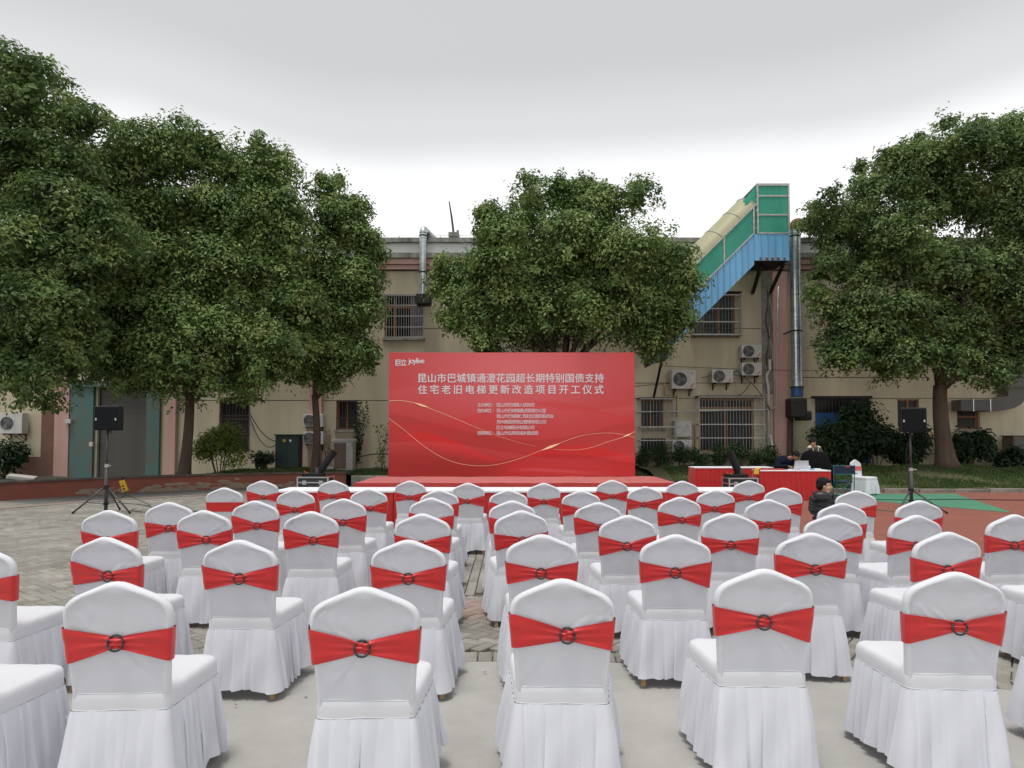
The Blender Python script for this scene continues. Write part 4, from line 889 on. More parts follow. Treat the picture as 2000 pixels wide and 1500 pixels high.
def shrub(name, label, cat, x, y, z, w, h, d, n, L, Wd, mt, seed, group=None, stems=6, hollow=0.35):
    rg = np.random.default_rng(seed); t = thing(name, label, cat, (x, y, z), group=group)
    lob = []; nl = 9
    for i in range(nl):
        a = rg.uniform(0, 2 * math.pi); rr = rg.uniform(0.2, 0.85) ** 0.7; lob.append((math.cos(a) * rr * w * 0.36, math.sin(a) * rr * d * 0.36, h * rg.uniform(0.3, 0.78), rg.uniform(0.2, 0.3) * (w + h) / 2))
    P = []; N = []
    for lx, ly, lz, lr in lob:
        k = n // nl; v = fib(k, rg); P.append(np.array([lx, ly, lz]) + v * lr * rg.uniform(hollow, 1.1, (k, 1))); N.append(unit(v + np.array([0, 0, .6])))
    P = np.vstack(P); N = np.vstack(N); P[:, 2] = np.maximum(P[:, 2], 0.03)
    obj('foliage', leaf_mesh('foliage', P, N, L, Wd, mt, rg), t)
    for i in range(stems):
        a = rg.uniform(0, 2 * math.pi); e = (math.cos(a) * w * 0.3, math.sin(a) * d * 0.3, h * rg.uniform(0.5, 0.85)); q = MB(); q.tube([(e[0] * 0.15, e[1] * 0.15, -0.05), (e[0] * 0.5, e[1] * 0.5, e[2] * 0.5), e], [0.022, 0.015, 0.006], 5); q.build('stem', M['bark'], t)
    return t
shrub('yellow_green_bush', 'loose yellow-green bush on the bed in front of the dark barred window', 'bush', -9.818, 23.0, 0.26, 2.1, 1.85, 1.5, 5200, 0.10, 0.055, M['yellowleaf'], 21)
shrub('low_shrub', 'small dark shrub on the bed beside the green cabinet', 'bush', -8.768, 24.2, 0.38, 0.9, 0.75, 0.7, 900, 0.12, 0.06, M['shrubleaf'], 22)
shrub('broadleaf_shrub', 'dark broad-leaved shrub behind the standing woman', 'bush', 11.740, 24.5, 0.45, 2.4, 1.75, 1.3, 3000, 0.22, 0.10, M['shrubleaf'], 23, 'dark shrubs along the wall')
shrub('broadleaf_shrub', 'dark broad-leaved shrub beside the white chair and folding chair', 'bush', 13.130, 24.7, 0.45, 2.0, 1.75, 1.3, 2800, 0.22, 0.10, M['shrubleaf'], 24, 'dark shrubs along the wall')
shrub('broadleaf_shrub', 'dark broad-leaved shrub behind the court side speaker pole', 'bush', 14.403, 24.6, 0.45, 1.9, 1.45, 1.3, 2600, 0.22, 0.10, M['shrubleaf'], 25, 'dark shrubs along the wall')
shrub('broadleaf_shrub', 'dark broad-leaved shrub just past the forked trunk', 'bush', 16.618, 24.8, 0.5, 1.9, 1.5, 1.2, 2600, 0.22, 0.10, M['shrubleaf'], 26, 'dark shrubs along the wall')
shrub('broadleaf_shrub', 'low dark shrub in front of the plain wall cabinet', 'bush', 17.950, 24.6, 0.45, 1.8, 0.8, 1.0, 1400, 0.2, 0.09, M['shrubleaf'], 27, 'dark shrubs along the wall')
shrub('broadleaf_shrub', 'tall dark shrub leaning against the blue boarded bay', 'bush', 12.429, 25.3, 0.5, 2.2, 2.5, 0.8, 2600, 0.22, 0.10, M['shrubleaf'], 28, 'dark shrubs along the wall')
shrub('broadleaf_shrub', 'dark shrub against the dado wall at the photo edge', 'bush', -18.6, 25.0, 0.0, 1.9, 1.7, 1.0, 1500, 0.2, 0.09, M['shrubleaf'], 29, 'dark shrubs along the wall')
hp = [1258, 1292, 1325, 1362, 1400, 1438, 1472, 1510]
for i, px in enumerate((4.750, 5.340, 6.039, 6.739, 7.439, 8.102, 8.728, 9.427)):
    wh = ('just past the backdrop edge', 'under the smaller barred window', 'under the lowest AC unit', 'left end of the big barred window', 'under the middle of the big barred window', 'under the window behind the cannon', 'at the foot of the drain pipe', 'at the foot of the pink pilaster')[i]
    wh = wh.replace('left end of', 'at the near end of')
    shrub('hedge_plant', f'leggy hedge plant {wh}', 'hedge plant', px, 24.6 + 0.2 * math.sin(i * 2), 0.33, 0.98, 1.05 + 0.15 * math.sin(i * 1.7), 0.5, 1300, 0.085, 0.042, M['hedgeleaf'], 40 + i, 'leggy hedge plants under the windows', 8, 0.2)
# thin plants and vines
def wand(label, x, y, z, h, n, m, seed, name='thin_plant', cat='plant', spread=0.25, L=0.09):
    rg = np.random.default_rng(seed); t = thing(name, label, cat, (x, y, z)); P = []
    for s_ in range(3):
        dx, dy = rg.uniform(-spread, spread), rg.uniform(-0.1, 0.1); q = MB(); q.tube([(0, 0, -0.05), (dx * 0.4, dy, h * 0.5), (dx, dy, h * rg.uniform(0.8, 1))], [0.012, 0.009, 0.004], 5); q.build('stem', M['bark'], t)
        tt = rg.uniform(0.1, 1, n // 3); P.append(np.stack([dx * tt + rg.normal(0, 0.07, n // 3), dy * tt + rg.normal(0, .06, n // 3), h * tt], 1))
    P = np.vstack(P); obj('leaves', leaf_mesh('leaves', P, fib(len(P), rg), L, L * 0.55, m, rg, 0.6), t); return t
wand('thin yellowing sapling by the edge of the backdrop', -4.715, 24.8, 0.36, 1.75, 130, M['yellowleaf'], 51, L=0.12)
wand('creeper climbing the small window above the gabled cabinet', -5.893, 25.8, 0.36, 2.6, 520, M['shrubleaf'], 52, 'creeper', 'creeper', 0.5, 0.11)
wand('dry creeper between the AC units and the gabled cabinet', -6.956, 25.8, 0.36, 1.6, 120, M['litter'], 53, 'creeper', 'creeper', 0.35, 0.08)
wand('thin weed at the foot of the white drain pipe', 9.582, 25.2, 0.4, 0.9, 200, M['hedgeleaf'], 54)
# grass, litter
def blades(name, n, sampler, fz, h, m, seed, wd=0.012):
    rg = np.random.default_rng(seed); XY = sampler(n, rg); Z = np.array([fz(a, c) for a, c in XY]); P = np.column_stack([XY, Z])
    up_ = np.tile([0, 0, 1.0], (len(P), 1)) + rg.normal(0, 0.45, (len(P), 3)); up_ = unit(up_); s_ = unit(np.cross(up_, rg.normal(0, 1, (len(P), 3))))
    hh = (h * rg.uniform(0.5, 1.4, len(P)))[:, None]; V = np.stack([P - s_ * wd, P + s_ * wd, P + up_ * hh], 1).reshape(-1, 3)
    o = obj(name, np_mesh(name, V, np.arange(3 * len(P)).reshape(-1, 3), m)); o['kind'] = 'stuff'; return o
def rect(x0, x1, y0, y1):
    def f(n, rg):
        a = np.column_stack([rg.uniform(x0, x1, n), rg.uniform(y0, y1, n)]); w_ = np.sin(a[:, 0] * 1.7 + 1.3 * np.sin(a[:, 1] * 2.1)) + 0.7 * np.sin(a[:, 1] * 3.3 + a[:, 0] * 0.7) + rg.normal(0, 0.5, n)
        return a[w_ > -0.7]
    return f
o = blades('grass', 62000, rect(5.0, 19.5, 19.55, 23.6), lawn_z, 0.075, M['grass'], 61, 0.010); tag(o, 'short patchy grass on the mound beyond the court', 'grass')
o = blades('grass', 12000, rect(-5.2, 4.4, 22.3, 25.5), lambda x, y: 0.31 + 0.03 * (y - 22), 0.10, M['grass'], 62, 0.012); tag(o, 'grass strip behind the stage and backdrop', 'grass')
o = blades('grass', 12000, rect(-11.5, -5.2, 21.6, 25.2), lambda x, y: bed_z(x, y) if math.hypot(x - PC[0], y - PC[1]) > WALL_R + 0.4 else -0.2, 0.085, M['grass'], 63, 0.012); tag(o, 'thin weedy grass on the bed behind the red wall', 'grass')
rg = np.random.default_rng(64); n = 900; XY = np.column_stack([rg.uniform(5, 19, n), rg.uniform(19.6, 24.8, n)]); P3 = np.column_stack([XY, [lawn_z(a, c) + 0.02 for a, c in XY]])
o = obj('leaf_litter', leaf_mesh('leaf_litter', P3, np.tile([0, 0, 1.0], (n, 1)), 0.08, 0.05, M['litter'], rg, 0.0)); o['kind'] = 'stuff'; tag(o, 'dry brown leaves scattered over the mound', 'leaves')
n = 260; XY = np.column_stack([rg.uniform(-12, 4, n), rg.uniform(2.2, 17, n)]); P3 = np.column_stack([XY, np.full(n, 0.008)])
o = obj('leaf_litter', leaf_mesh('leaf_litter', P3, np.tile([0, 0, 1.0], (n, 1)), 0.035, 0.02, M['litter'], rg, 0.0)); o['kind'] = 'stuff'; tag(o, 'tiny dry bits scattered on the paving', 'leaves')
# ================================================================ STAGE AND BACKDROP
stg = thing('stage', 'low stage covered in red carpet in front of the backdrop', 'stage', (0.1, 19.0, 0))
q = MB(); q.box(-4.1, 4.1, -1.5, 1.52, 0, 0.385); q.build('platform', M['black_steel'], stg)
nx_, ny_ = 60, 24; V = []; F = []
for j in range(ny_ + 1):
    for i in range(nx_ + 1):
        x = -4.13 + 8.26 * i / nx_; y = -1.53 + 3.06 * j / ny_; V.append((x, y, 0.398 + 0.004 * math.sin(x * 3 + y * 2) + 0.003 * math.sin(7 * x - 3 * y)))
for j in range(ny_):
    for i in range(nx_): k = j * (nx_ + 1) + i; F.append((k, k + 1, k + nx_ + 2, k + nx_ + 1))
q = MB(); q.add(V, F); q.build('carpet_top', M['carpet'], stg, smooth=True)
q = MB(); n = 90; V = []; F = []
per = [(-4.14, -1.54), (4.14, -1.54), (4.14, 1.54), (-4.14, 1.54), (-4.14, -1.54)]; pts = []
for a in range(4):
    for k in range(40): t = k / 40; pts.append((per[a][0] * (1 - t) + per[a + 1][0] * t, per[a][1] * (1 - t) + per[a + 1][1] * t))
for i, (x, y) in enumerate(pts):
    w_ = 1 + 0.0022 * math.sin(i * 0.9); V += [(x * w_, y * (1 + 0.004 * math.sin(i * 1.3)), 0.01), (x, y, 0.399)]
for i in range(len(pts)): j = (i + 1) % len(pts); F.append((2 * i, 2 * j, 2 * j + 1, 2 * i + 1))
q.add(V, F); q.build('carpet_skirt', M['carpet'], stg)
rg = np.random.default_rng(71); n = 90; P3 = np.column_stack([rg.uniform(1.5, 4.1, n), rg.uniform(17.6, 20.2, n), np.full(n, 0.408)])
o = obj('confetti', leaf_mesh('confetti', P3, np.tile([0, 0, 1.0], (n, 1)), 0.05, 0.03, M['gold_thread'], rg, 0.0)); o['kind'] = 'stuff'; tag(o, 'gold paper bits scattered on the stage carpet', 'confetti')

BX0, BX1, BZ0, BZ1, BY = -3.68, 3.66, 0.405, 4.105, 20.36
bk = thing('event_backdrop', 'large red printed event backdrop with two lines of white characters and gold curves', 'backdrop', (0, BY, BZ0))
q = MB(); q.box(BX0, BX1, 0.004, 0.06, 0, BZ1 - BZ0); q.build('board', M['table_red'], bk)
q = MB()
for x in (-3.5, -1.75, 0, 1.75, 3.5): q.tube([(x, 0.12, -0.02), (x, 0.12, 3.6)], 0.025, 6); q.tube([(x, 0.12, 2.6), (x, 1.0, -0.02)], 0.02, 6)
q.tube([(-3.5, 0.12, 2.6), (3.5, 0.12, 2.6)], 0.02, 6); q.build('truss', M['alu'], bk)
# printed face: a grid whose colours are the print
nx_, ny_ = 240, 121
U, Vv = np.meshgrid(np.linspace(0, 1, nx_ + 1), np.linspace(0, 1, ny_ + 1))
def sst(a, b_, x): t = np.clip((x - a) / (b_ - a), 0, 1); return t * t * (3 - 2 * t)
def cvs(pts, x): p = np.array(pts); return np.interp(x, p[:, 0], p[:, 1])
base = np.stack([0.50 + 0.0 * U, 0.030 + 0 * U, 0.028 + 0 * U], -1)
lite = np.array([0.66, 0.13, 0.14]); deep = np.array([0.26, 0.014, 0.010]); hot = np.array([0.64, 0.010, 0.010])
w = np.exp(-(((U - 0.52) / 0.42) ** 2 + ((Vv - 0.86) / 0.36) ** 2)); base = base * (1 - w[..., None]) + lite * w[..., None]
w = np.clip(sst(0.55, 0.0, Vv) * sst(0.75, 0.1, U), 0, 1) * 0.75; base = base * (1 - w[..., None]) + deep * w[..., None]
c1 = cvs([(0, .30), (.08, .36), (.15, .365), (.25, .31), (.4, .18), (.5, .10), (.6, .06), (1, .02)], U); c2 = cvs([(0, .24), (.1, .26), (.25, .19), (.4, .12), (.5, .09), (.62, .03), (1, 0)], U)
w = sst(0.0, 0.02, c1 - Vv) * sst(-0.05, 0.10, Vv - c2) * sst(0, 0.12, U) * sst(0.56, 0.45, U) * 0.9; base = base * (1 - w[..., None]) + hot * w[..., None]
c3 = cvs([(.3, .0), (.45, .10), (.6, .22), (.72, .265), (.85, .25), (1, .17)], U); w = sst(0, 0.03, c3 - Vv) * sst(0.25, 0.0, c3 - Vv) * sst(.42, .6, U) * 0.7; base = base * (1 - w[..., None]) + hot * w[..., None]
c4 = cvs([(.45, .05), (.6, .055), (.8, .03), (1, .02)], U); w = np.exp(-((Vv - c4) / 0.012) ** 2) * sst(.45, .6, U) * sst(.95, .7, U) * 0.5; base = base * (1 - w[..., None]) + lite * w[..., None]
c5 = cvs([(.2, .16), (.3, .17), (.42, .13), (.5, .08)], U); w = sst(0, 0.015, c5 - Vv) * sst(.1, .25, U) * sst(.5, .4, U) * 0.35; base = base * (1 - w[..., None]) + deep * w[..., None]
for (cy, am_, f_, ph_, wd, col, st_) in ((0.62, 0.10, 5.2, 0.6, 0.16, lite, 0.22), (0.40, 0.12, 4.4, 2.2, 0.10, deep, 0.30), (0.50, 0.09, 6.0, 4.0, 0.07, hot, 0.35), (0.20, 0.07, 5.0, 1.0, 0.06, lite, 0.18), (0.12, 0.05, 7.0, 3.0, 0.05, deep, 0.35)):
    c6 = cy + am_ * np.sin(f_ * U + ph_); w = np.where(Vv < c6, np.exp(-(c6 - Vv) / wd), np.exp(-((Vv - c6) / 0.012) ** 2)) * st_; base = base * (1 - w[..., None]) + col * w[..., None]
VV = np.stack([BX0 + (BX1 - BX0) * U, 0.0015 * np.sin(U * 40) + 0.001 * np.sin(Vv * 18 + U * 9) - 0.003, (BZ1 - BZ0) * Vv], -1).reshape(-1, 3)
ii = np.arange(nx_)[None] + (nx_ + 1) * np.arange(ny_)[:, None]; FF = np.stack([ii, ii + 1, ii + nx_ + 2, ii + nx_ + 1], -1).reshape(-1, 4)
pm = bpy.data.materials.new('printed_backdrop'); pm.use_nodes = True; pn = pm.node_tree.nodes; at_ = pn.new('ShaderNodeVertexColor'); at_.layer_name = 'print'
pm.node_tree.links.new(at_.outputs[0], pn['Principled BSDF'].inputs['Base Color']); pn['Principled BSDF'].inputs['Roughness'].default_value = 0.38; pn['Principled BSDF'].inputs['Specular IOR Level'].default_value = 0.4
me = np_mesh('printed_face', VV, FF, pm, True); ca = me.color_attributes.new('print', 'FLOAT_COLOR', 'POINT')
ca.data.foreach_set('color', np.concatenate([base.reshape(-1, 3), np.ones(((nx_ + 1) * (ny_ + 1), 1))], 1).astype(np.float32).ravel()); obj('printed_face', me, bk)
def bpt(zx, zy): return ((zx - 80) / 1838 * (BX1 - BX0) + BX0, (990 - zy) / 918 * (BZ1 - BZ0))
def smooth(pts, n=70):
    p = np.array([bpt(*a) for a in pts]); t = np.r_[0, np.cumsum(np.linalg.norm(np.diff(p, axis=0), axis=1))]; out = []
    m_ = np.zeros_like(p); m_[1:-1] = (p[2:] - p[:-2]) / (t[2:] - t[:-2])[:, None]; m_[0] = (p[1] - p[0]) / (t[1] - t[0]); m_[-1] = (p[-1] - p[-2]) / (t[-1] - t[-2])
    for s_ in np.linspace(0, t[-1], n):
        i = min(max(np.searchsorted(t, s_) - 1, 0), len(t) - 2); h = t[i + 1] - t[i]; q_ = (s_ - t[i]) / h
        out.append((2 * q_**3 - 3 * q_**2 + 1) * p[i] + (q_**3 - 2 * q_**2 + q_) * h * m_[i] + (-2 * q_**3 + 3 * q_**2) * p[i + 1] + (q_**3 - q_**2) * h * m_[i + 1])
    return np.array(out)
def ribbon(pts, w0, w1, y=-0.0075):
    p = smooth(pts); n_ = len(p); d = np.gradient(p, axis=0); d /= np.linalg.norm(d, axis=1, keepdims=True); nr = np.stack([-d[:, 1], d[:, 0]], 1); V = []; F = []
    for i in range(n_):
        w_ = w0 + (w1 - w0) * i / (n_ - 1)
        for s_ in (-1, 1): V.append((p[i, 0] + nr[i, 0] * w_ * s_, y, p[i, 1] + nr[i, 1] * w_ * s_))
    for i in range(n_ - 1): F.append((2 * i, 2 * i + 1, 2 * i + 3, 2 * i + 2))
    q = MB(); q.add(V, F); q.build('printed_curve', M['gold_line'], bk)
ribbon([(80, 432), (180, 430), (300, 455), (400, 492), (560, 555), (800, 655), (1000, 725), (1180, 770)], 0.0075, 0.002)
ribbon([(80, 560), (200, 650), (330, 755), (470, 845), (600, 893), (750, 912), (900, 900), (1060, 858), (1200, 805), (1330, 755), (1500, 695), (1650, 672), (1780, 673), (1918, 702)], 0.0055, 0.0045, -0.0085)
ribbon([(1310, 790), (1450, 795), (1580, 780), (1700, 740), (1830, 700), (1918, 660)], 0.003, 0.007, -0.0095)
for (zx, zy, L_, a, w_) in ((325, 463, 0.22, -19, 0.028), (1290, 772, 0.30, 21, 0.036), (1862, 686, 0.16, 22, 0.022)):
    cx, cz = bpt(zx, zy); V = []; ar = R(a)
    for k in range(24):
        t = 2 * math.pi * k / 24; u_ = L_ * math.copysign(abs(math.cos(t)) ** 1.6, math.cos(t)); v_ = w_ * math.copysign(abs(math.sin(t)) ** 1.6, math.sin(t)); V.append((cx + u_ * math.cos(ar) - v_ * math.sin(ar), -0.0105, cz + u_ * math.sin(ar) + v_ * math.cos(ar)))
    q = MB(); q.add(V, [tuple(range(24))]); q.build('printed_flare', M['gold_glow'], bk)
def lettering(body, x0, x1, zmid, h, parent, name='lettering', y=-0.0125, bold=0.018, m='white_print', shear=0.0):
    """one printed line whose first glyph starts at x0 and whose last ends at x1, glyph height h"""
    c = bpy.data.curves.new('t', 'FONT'); c.body = body; c.size = h / 0.86; c.resolution_u = 3; c.shear = shear
    o = bpy.data.objects.new('t', c); COL.objects.link(o); ws = []
    for sp in (1.0, 1.5):
        c.space_character = sp; bpy.context.view_layer.update(); ws.append(o.dimensions.x)
    if x1 is not None and abs(ws[1] - ws[0]) > 1e-5: c.space_character = 1.0 + 0.5 * ((x1 - x0) - ws[0]) / (ws[1] - ws[0])
    bpy.context.view_layer.update(); dg = bpy.context.evaluated_depsgraph_get(); me = bpy.data.meshes.new_from_object(o.evaluated_get(dg)); bpy.data.objects.remove(o)
    co = np.zeros(len(me.vertices) * 3); me.vertices.foreach_get('co', co); co = co.reshape(-1, 3)
    if len(co) == 0: return
    fl = [tuple(p_.vertices) for p_ in me.polygons]; n0 = len(co)
    k0 = co[:, 0].min(); zc = (co[:, 1].min() + co[:, 1].max()) / 2
    new = np.column_stack([co[:, 0] - k0 + x0, np.full(len(co), y), co[:, 1] - zc + zmid]); b_ = bold * h; q = MB()
    for k_, (dx, dz) in enumerate(((0, 0), (b_, 0), (-b_, 0), (0, b_ * .7), (0, -b_ * .7))):
        sh_ = new + np.array([dx, -0.0004 * k_, dz]); q.add([tuple(v_) for v_ in sh_], fl)
    bpy.data.meshes.remove(me); return q.build(name, M[m], parent)
def line(body, zx0, zx1, zy, hpx, **k): a = bpt(zx0, zy); c = bpt(zx1, zy); return lettering(body, a[0], c[0], a[1], hpx / 918 * (BZ1 - BZ0), bk, **k)
line('昆山市巴城镇通澄花园超长期特别国债支持', 300, 1688, 262, 62, bold=0.022)
line('住宅老旧电梯更新改造项目开工仪式', 300, 1686, 347, 62, bold=0.022)
for zy, lab_, txt, x1 in ((462, '主办单位：', '昆山市巴城镇人民政府', 1170), (504, '协办单位：', '昆山市巴城镇建设管理办公室', 1256), (545, None, '昆山市巴城镇仁和社区居民委员会', 1312), (587, None, '苏州美居家物业管理有限公司', 1256), (629, None, '巨立电梯股份有限公司', 1168), (670, '指导单位：', '昆山市住房和城乡建设局', 1197)):
    if lab_: line(lab_[:4], 742, 850, zy, 28, bold=0.008); line(':', 862, 868, zy, 16, bold=0.03)
    line(txt, 887, x1, zy, 28, bold=0.008)
line('巨立', 130, 212, 146, 44, bold=0.03); line('joylive', 226, 345, 140, 50, bold=0.02)

# ================================================================ COVERED CHAIRS
def chair_meshes(seed):
    rg = np.random.default_rng(seed); out = {}
    HB = 0.405; HT = 0.952
    def lean(h): return -0.195 - 0.13 * (h - 0.45)
    def halfw(h):       # half width of the back at height h
        return float(np.interp(h, [0.40, 0.48, 0.60, 0.70, 0.78, 0.84, 0.88], [0.197, 0.199, 0.206, 0.215, 0.2215, 0.2235, 0.2235]))
    # outline, anticlockwise seen from behind
    side = [(halfw(h), h) for h in np.linspace(HB, 0.79, 14)]
    crown = [(0.2235, 0.808), (0.2215, 0.826), (0.217, 0.843), (0.2095, 0.858), (0.1985, 0.871), (0.184, 0.8825), (0.165, 0.893), (0.142, 0.9035), (0.117, 0.914), (0.092, 0.9245), (0.069, 0.934), (0.047, 0.943), (0.025, 0.9495), (0.0, 0.952)]
    half = side + crown; pts = [(-x, h) for x, h in half] + [(x, h) for x, h in reversed(half[:-1])]
    pts = list(reversed(pts))            # from lower right, up, over, down the left
    n = len(pts); cxz = (0.0, 0.70); t_ = 0.024
    rings = [(1.0, 0.0), (0.993, 0.35), (0.975, 0.75), (0.952, 0.97), (0.925, 1.0), (0.895, 0.93), (0.86, 0.80), (0.80, 0.76), (0.70, 0.78), (0.58, 0.80), (0.45, 0.82), (0.30, 0.83), (0.15, 0.83)]
    cr_ = [(rg.uniform(0.11, 0.17) * rg.choice([-1, 1]), rg.uniform(0.78, 0.87), rg.uniform(0.05, 0.08), rg.uniform(0.6, 1.3), rg.uniform(0.0016, 0.0045)) for _ in range(int(rg.integers(1, 5)))]
    cr_ += [(rg.uniform(-0.15, 0.15), rg.uniform(0.49, 0.60), rg.uniform(0.05, 0.09), rg.uniform(-0.5, 0.5), rg.uniform(0.001, 0.003)) for _ in range(3)]
    def wr(x, h):
        d = 0
        for (a, b_, s_, an, am) in cr_:
            g_ = math.exp(-((x - a) ** 2 + (h - b_) ** 2) / (2 * s_ * s_)); sg = 1 if a > 0 else -1
            d += am * g_ * math.sin(((h - b_) * math.cos(an) + sg * (x - a) * math.sin(an)) * 330)
        return d
    V = []; F = []
    for sgn in (-1, 1):
        off = len(V)
        for s_, dpt in rings:
            for (x, h) in pts:
                X_ = cxz[0] + (x - cxz[0]) * s_; H_ = cxz[1] + (h - cxz[1]) * s_
                # inflate a constant margin instead of pure scaling near the edge
                dome = 0.010 * math.exp(-((X_ / 0.075) ** 2 + ((H_ - 0.905) / 0.022) ** 2)) * (1 if s_ < 0.96 else 0)
                V.append((X_, lean(H_) + sgn * (t_ * dpt + (wr(X_, H_) if (sgn < 0 and s_ < 0.97) else 0) + dome), H_))
        V.append((0, lean(0.70) + sgn * t_ * 0.83, 0.70)); c_ = len(V) - 1
        for r_ in range(len(rings) - 1):
            for k in range(n):
                a, b_ = off + r_ * n + k, off + r_ * n + (k + 1) % n; f = (a, b_, b_ + n, a + n); F.append(f if sgn < 0 else f[::-1])
        for k in range(n): a, b_ = off + (len(rings) - 1) * n + k, off + (len(rings) - 1) * n + (k + 1) % n; F.append((a, b_, c_) if sgn < 0 else (b_, a, c_))
    q = MB(); q.add(V, F)
    # seam across the back where the stretch part meets the band
    q.tube([(x, lean(0.482) - t_ * 0.80 - 0.0015 - (0.0 if abs(x) < 0.18 else -0.004), 0.482 + 0.004 * math.sin(x * 9 + seed)) for x in np.linspace(-0.185, 0.185, 20)], 0.0018, 5)
    me = q.mesh('back_cover', M['white'], True); me.materials.append(M['white_shaded'])
    mi = [1 if (4 <= (f_ // n) < 12 or 12 * n <= f_ < 13 * n) else 0 for f_ in range(13 * n)] + [0] * (len(me.polygons) - 13 * n); me.polygons.foreach_set('material_index', mi); out['back_cover'] = me  # interior of the rear face takes the shaded copy, rim stays white
    # plan outline of seat
    def plan(grow, flare=0.0):
        o = []; wr_, wf, yr, yf, c_ = 0.200 + grow, 0.238 + grow, -0.222 - grow, 0.255 + grow, 0.055
        cs = [(wf - c_, yf - c_, 0), (-(wf - c_), yf - c_, 90), (-(wr_ - 0.02), yr + 0.02, 180), (wr_ - 0.02, yr + 0.02, 270)]; rr = [c_, c_, 0.02, 0.02]
        for (cx, cy, a0), r_ in zip(cs, rr):
            for k in range(7): a = R(a0 + 90 * k / 6); o.append((cx + r_ * math.cos(a), cy + r_ * math.sin(a)))
        return o
    def resample(p, m_):
        p = np.array(p + [p[0]]); d = np.r_[0, np.cumsum(np.linalg.norm(np.diff(p, axis=0), axis=1))]; s_ = np.linspace(0, d[-1], m_ + 1)[:-1]
        return np.column_stack([np.interp(s_, d, p[:, 0]), np.interp(s_, d, p[:, 1])]), d[-1]
    m_ = 72; P0, _ = resample(plan(0), m_); C0 = P0.mean(0); V = []; F = []
    prof = [(1.0, 0.405), (1.003, 0.43), (1.004, 0.455), (0.995, 0.475), (0.968, 0.489), (0.92, 0.4955), (0.78, 0.501), (0.55, 0.505), (0.25, 0.507)]
    for s_, z in prof:
        for k, (x, y) in enumerate(P0): V.append((C0[0] + (x - C0[0]) * s_, C0[1] + (y - C0[1]) * s_, z + (0.003 * math.sin(k * 0.7 + seed) if z < 0.41 else 0.0012 * math.sin(k * 1.3 + s_ * 9))))
    V.append((C0[0], C0[1], 0.507))
    for r_ in range(len(prof) - 1):
        for k in range(m_): a = r_ * m_ + k; b_ = r_ * m_ + (k + 1) % m_; F.append((a, b_, b_ + m_, a + m_))
    for k in range(m_): F.append(((len(prof) - 1) * m_ + k, (len(prof) - 1) * m_ + (k + 1) % m_, len(V) - 1))
    q = MB(); q.add(V, F); q.tube([(x, y, 0.412 + 0.002 * math.sin(i * 0.7)) for i, (x, y) in enumerate(list(map(tuple, P0 * 1.003)) + [tuple(P0[0] * 1.003)])], 0.002, 4, cap=False)
    out['seat_cover'] = q.mesh('seat_cover', M['white'], True)
    # pleated skirt
    m_ = 300; P1, LL = resample(plan(0.003), m_); tang = np.roll(P1, -1, 0) - np.roll(P1, 1, 0); tang /= np.linalg.norm(tang, axis=1, keepdims=True); nrm = np.stack([tang[:, 1], -tang[:, 0]], 1)
    s_arc = np.linspace(0, LL, m_, endpoint=False)
    edges = [0.0]
    while edges[-1] < LL: edges.append(edges[-1] + rg.uniform(0.038, 0.085))
    edges[-1] = LL; e = np.array(edges); idx = np.clip(np.searchsorted(e, s_arc, side='right') - 1, 0, len(e) - 2); fr = (s_arc - e[idx]) / (e[idx + 1] - e[idx])
    amp = rg.uniform(0.55, 1.2, len(e))[idx]; tilt_ = rg.uniform(-0.02, 0.02, len(e))[idx]
    low_ = 0.5 + 0.5 * np.sin(s_arc * 2 * math.pi / LL * 7 + seed) * np.sin(s_arc * 2 * math.pi / LL * 3 + 1.3 * seed)
    hem = 0.052 + 0.012 * np.sin(s_arc * 2 * math.pi / LL * 3 + seed * 2) + 0.005 * np.sin(s_arc * 2 * math.pi / LL * 11 + seed)
    if seed % 5 == 3: hem = hem + 0.075 * np.exp(-((P1[:, 0] - 0.24) ** 2 + (P1[:, 1] - 0.25) ** 2) / 0.02)     # one cover has ridden up at a corner
    rows_ = 15; V = []; F = []
    for r_ in range(rows_):
        t = r_ / (rows_ - 1); z = 0.410 + (hem - 0.410) * t
        knife = (1 - fr) ** 1.0 * np.clip(fr / 0.07, 0, 1) - 0.4
        flare = 0.037 * t ** 0.8 * (1 + 0.35 * (low_ - 0.5))
        corner = 0.020 * t * np.exp(-((np.abs(P1[:, 0]) - 0.22) ** 2 + (np.abs(P1[:, 1]) - 0.24) ** 2) / 0.006)
        dsp = (0.007 + 0.026 * t ** 0.8) * amp * knife + flare + corner + 0.006 * t * np.sin(s_arc * 31 + 5 * t + seed)
        pp = P1 + nrm * dsp[:, None] + tang * (tilt_ * t)[:, None]
        for k in range(m_): V.append((pp[k, 0], pp[k, 1], z[k]))
    for r_ in range(rows_ - 1):
        for k in range(m_): a = r_ * m_ + k; b_ = r_ * m_ + (k + 1) % m_; F.append((a, a + m_, b_ + m_, b_))
    q = MB(); q.add(V, F); out['skirt'] = q.mesh('skirt', M['white_skirt'], True)
    # red stretch band pinched by a ring
    cxr = rg.uniform(-0.024, 0.024); hc = 0.712 + rg.uniform(-0.014, 0.012); hl, hr = rg.uniform(0.068, 0.083), rg.uniform(0.066, 0.083); dl, dr = rg.uniform(-0.016, 0.016, 2)
    nxx = 56; nv = 15; V = []; F = []
    ph = rg.uniform(0, 6, 4)
    cols = []
    for i in range(nxx + 1):
        x_ = -1 + 2 * i / nxx; cols.append(('b', x_))
    for i in range(1, 9): cols.append(('r', i / 8))
    for i in range(1, 10): cols.append(('f', 1 - 2 * i / 10))
    for i in range(0, 8): cols.append(('l', i / 8))
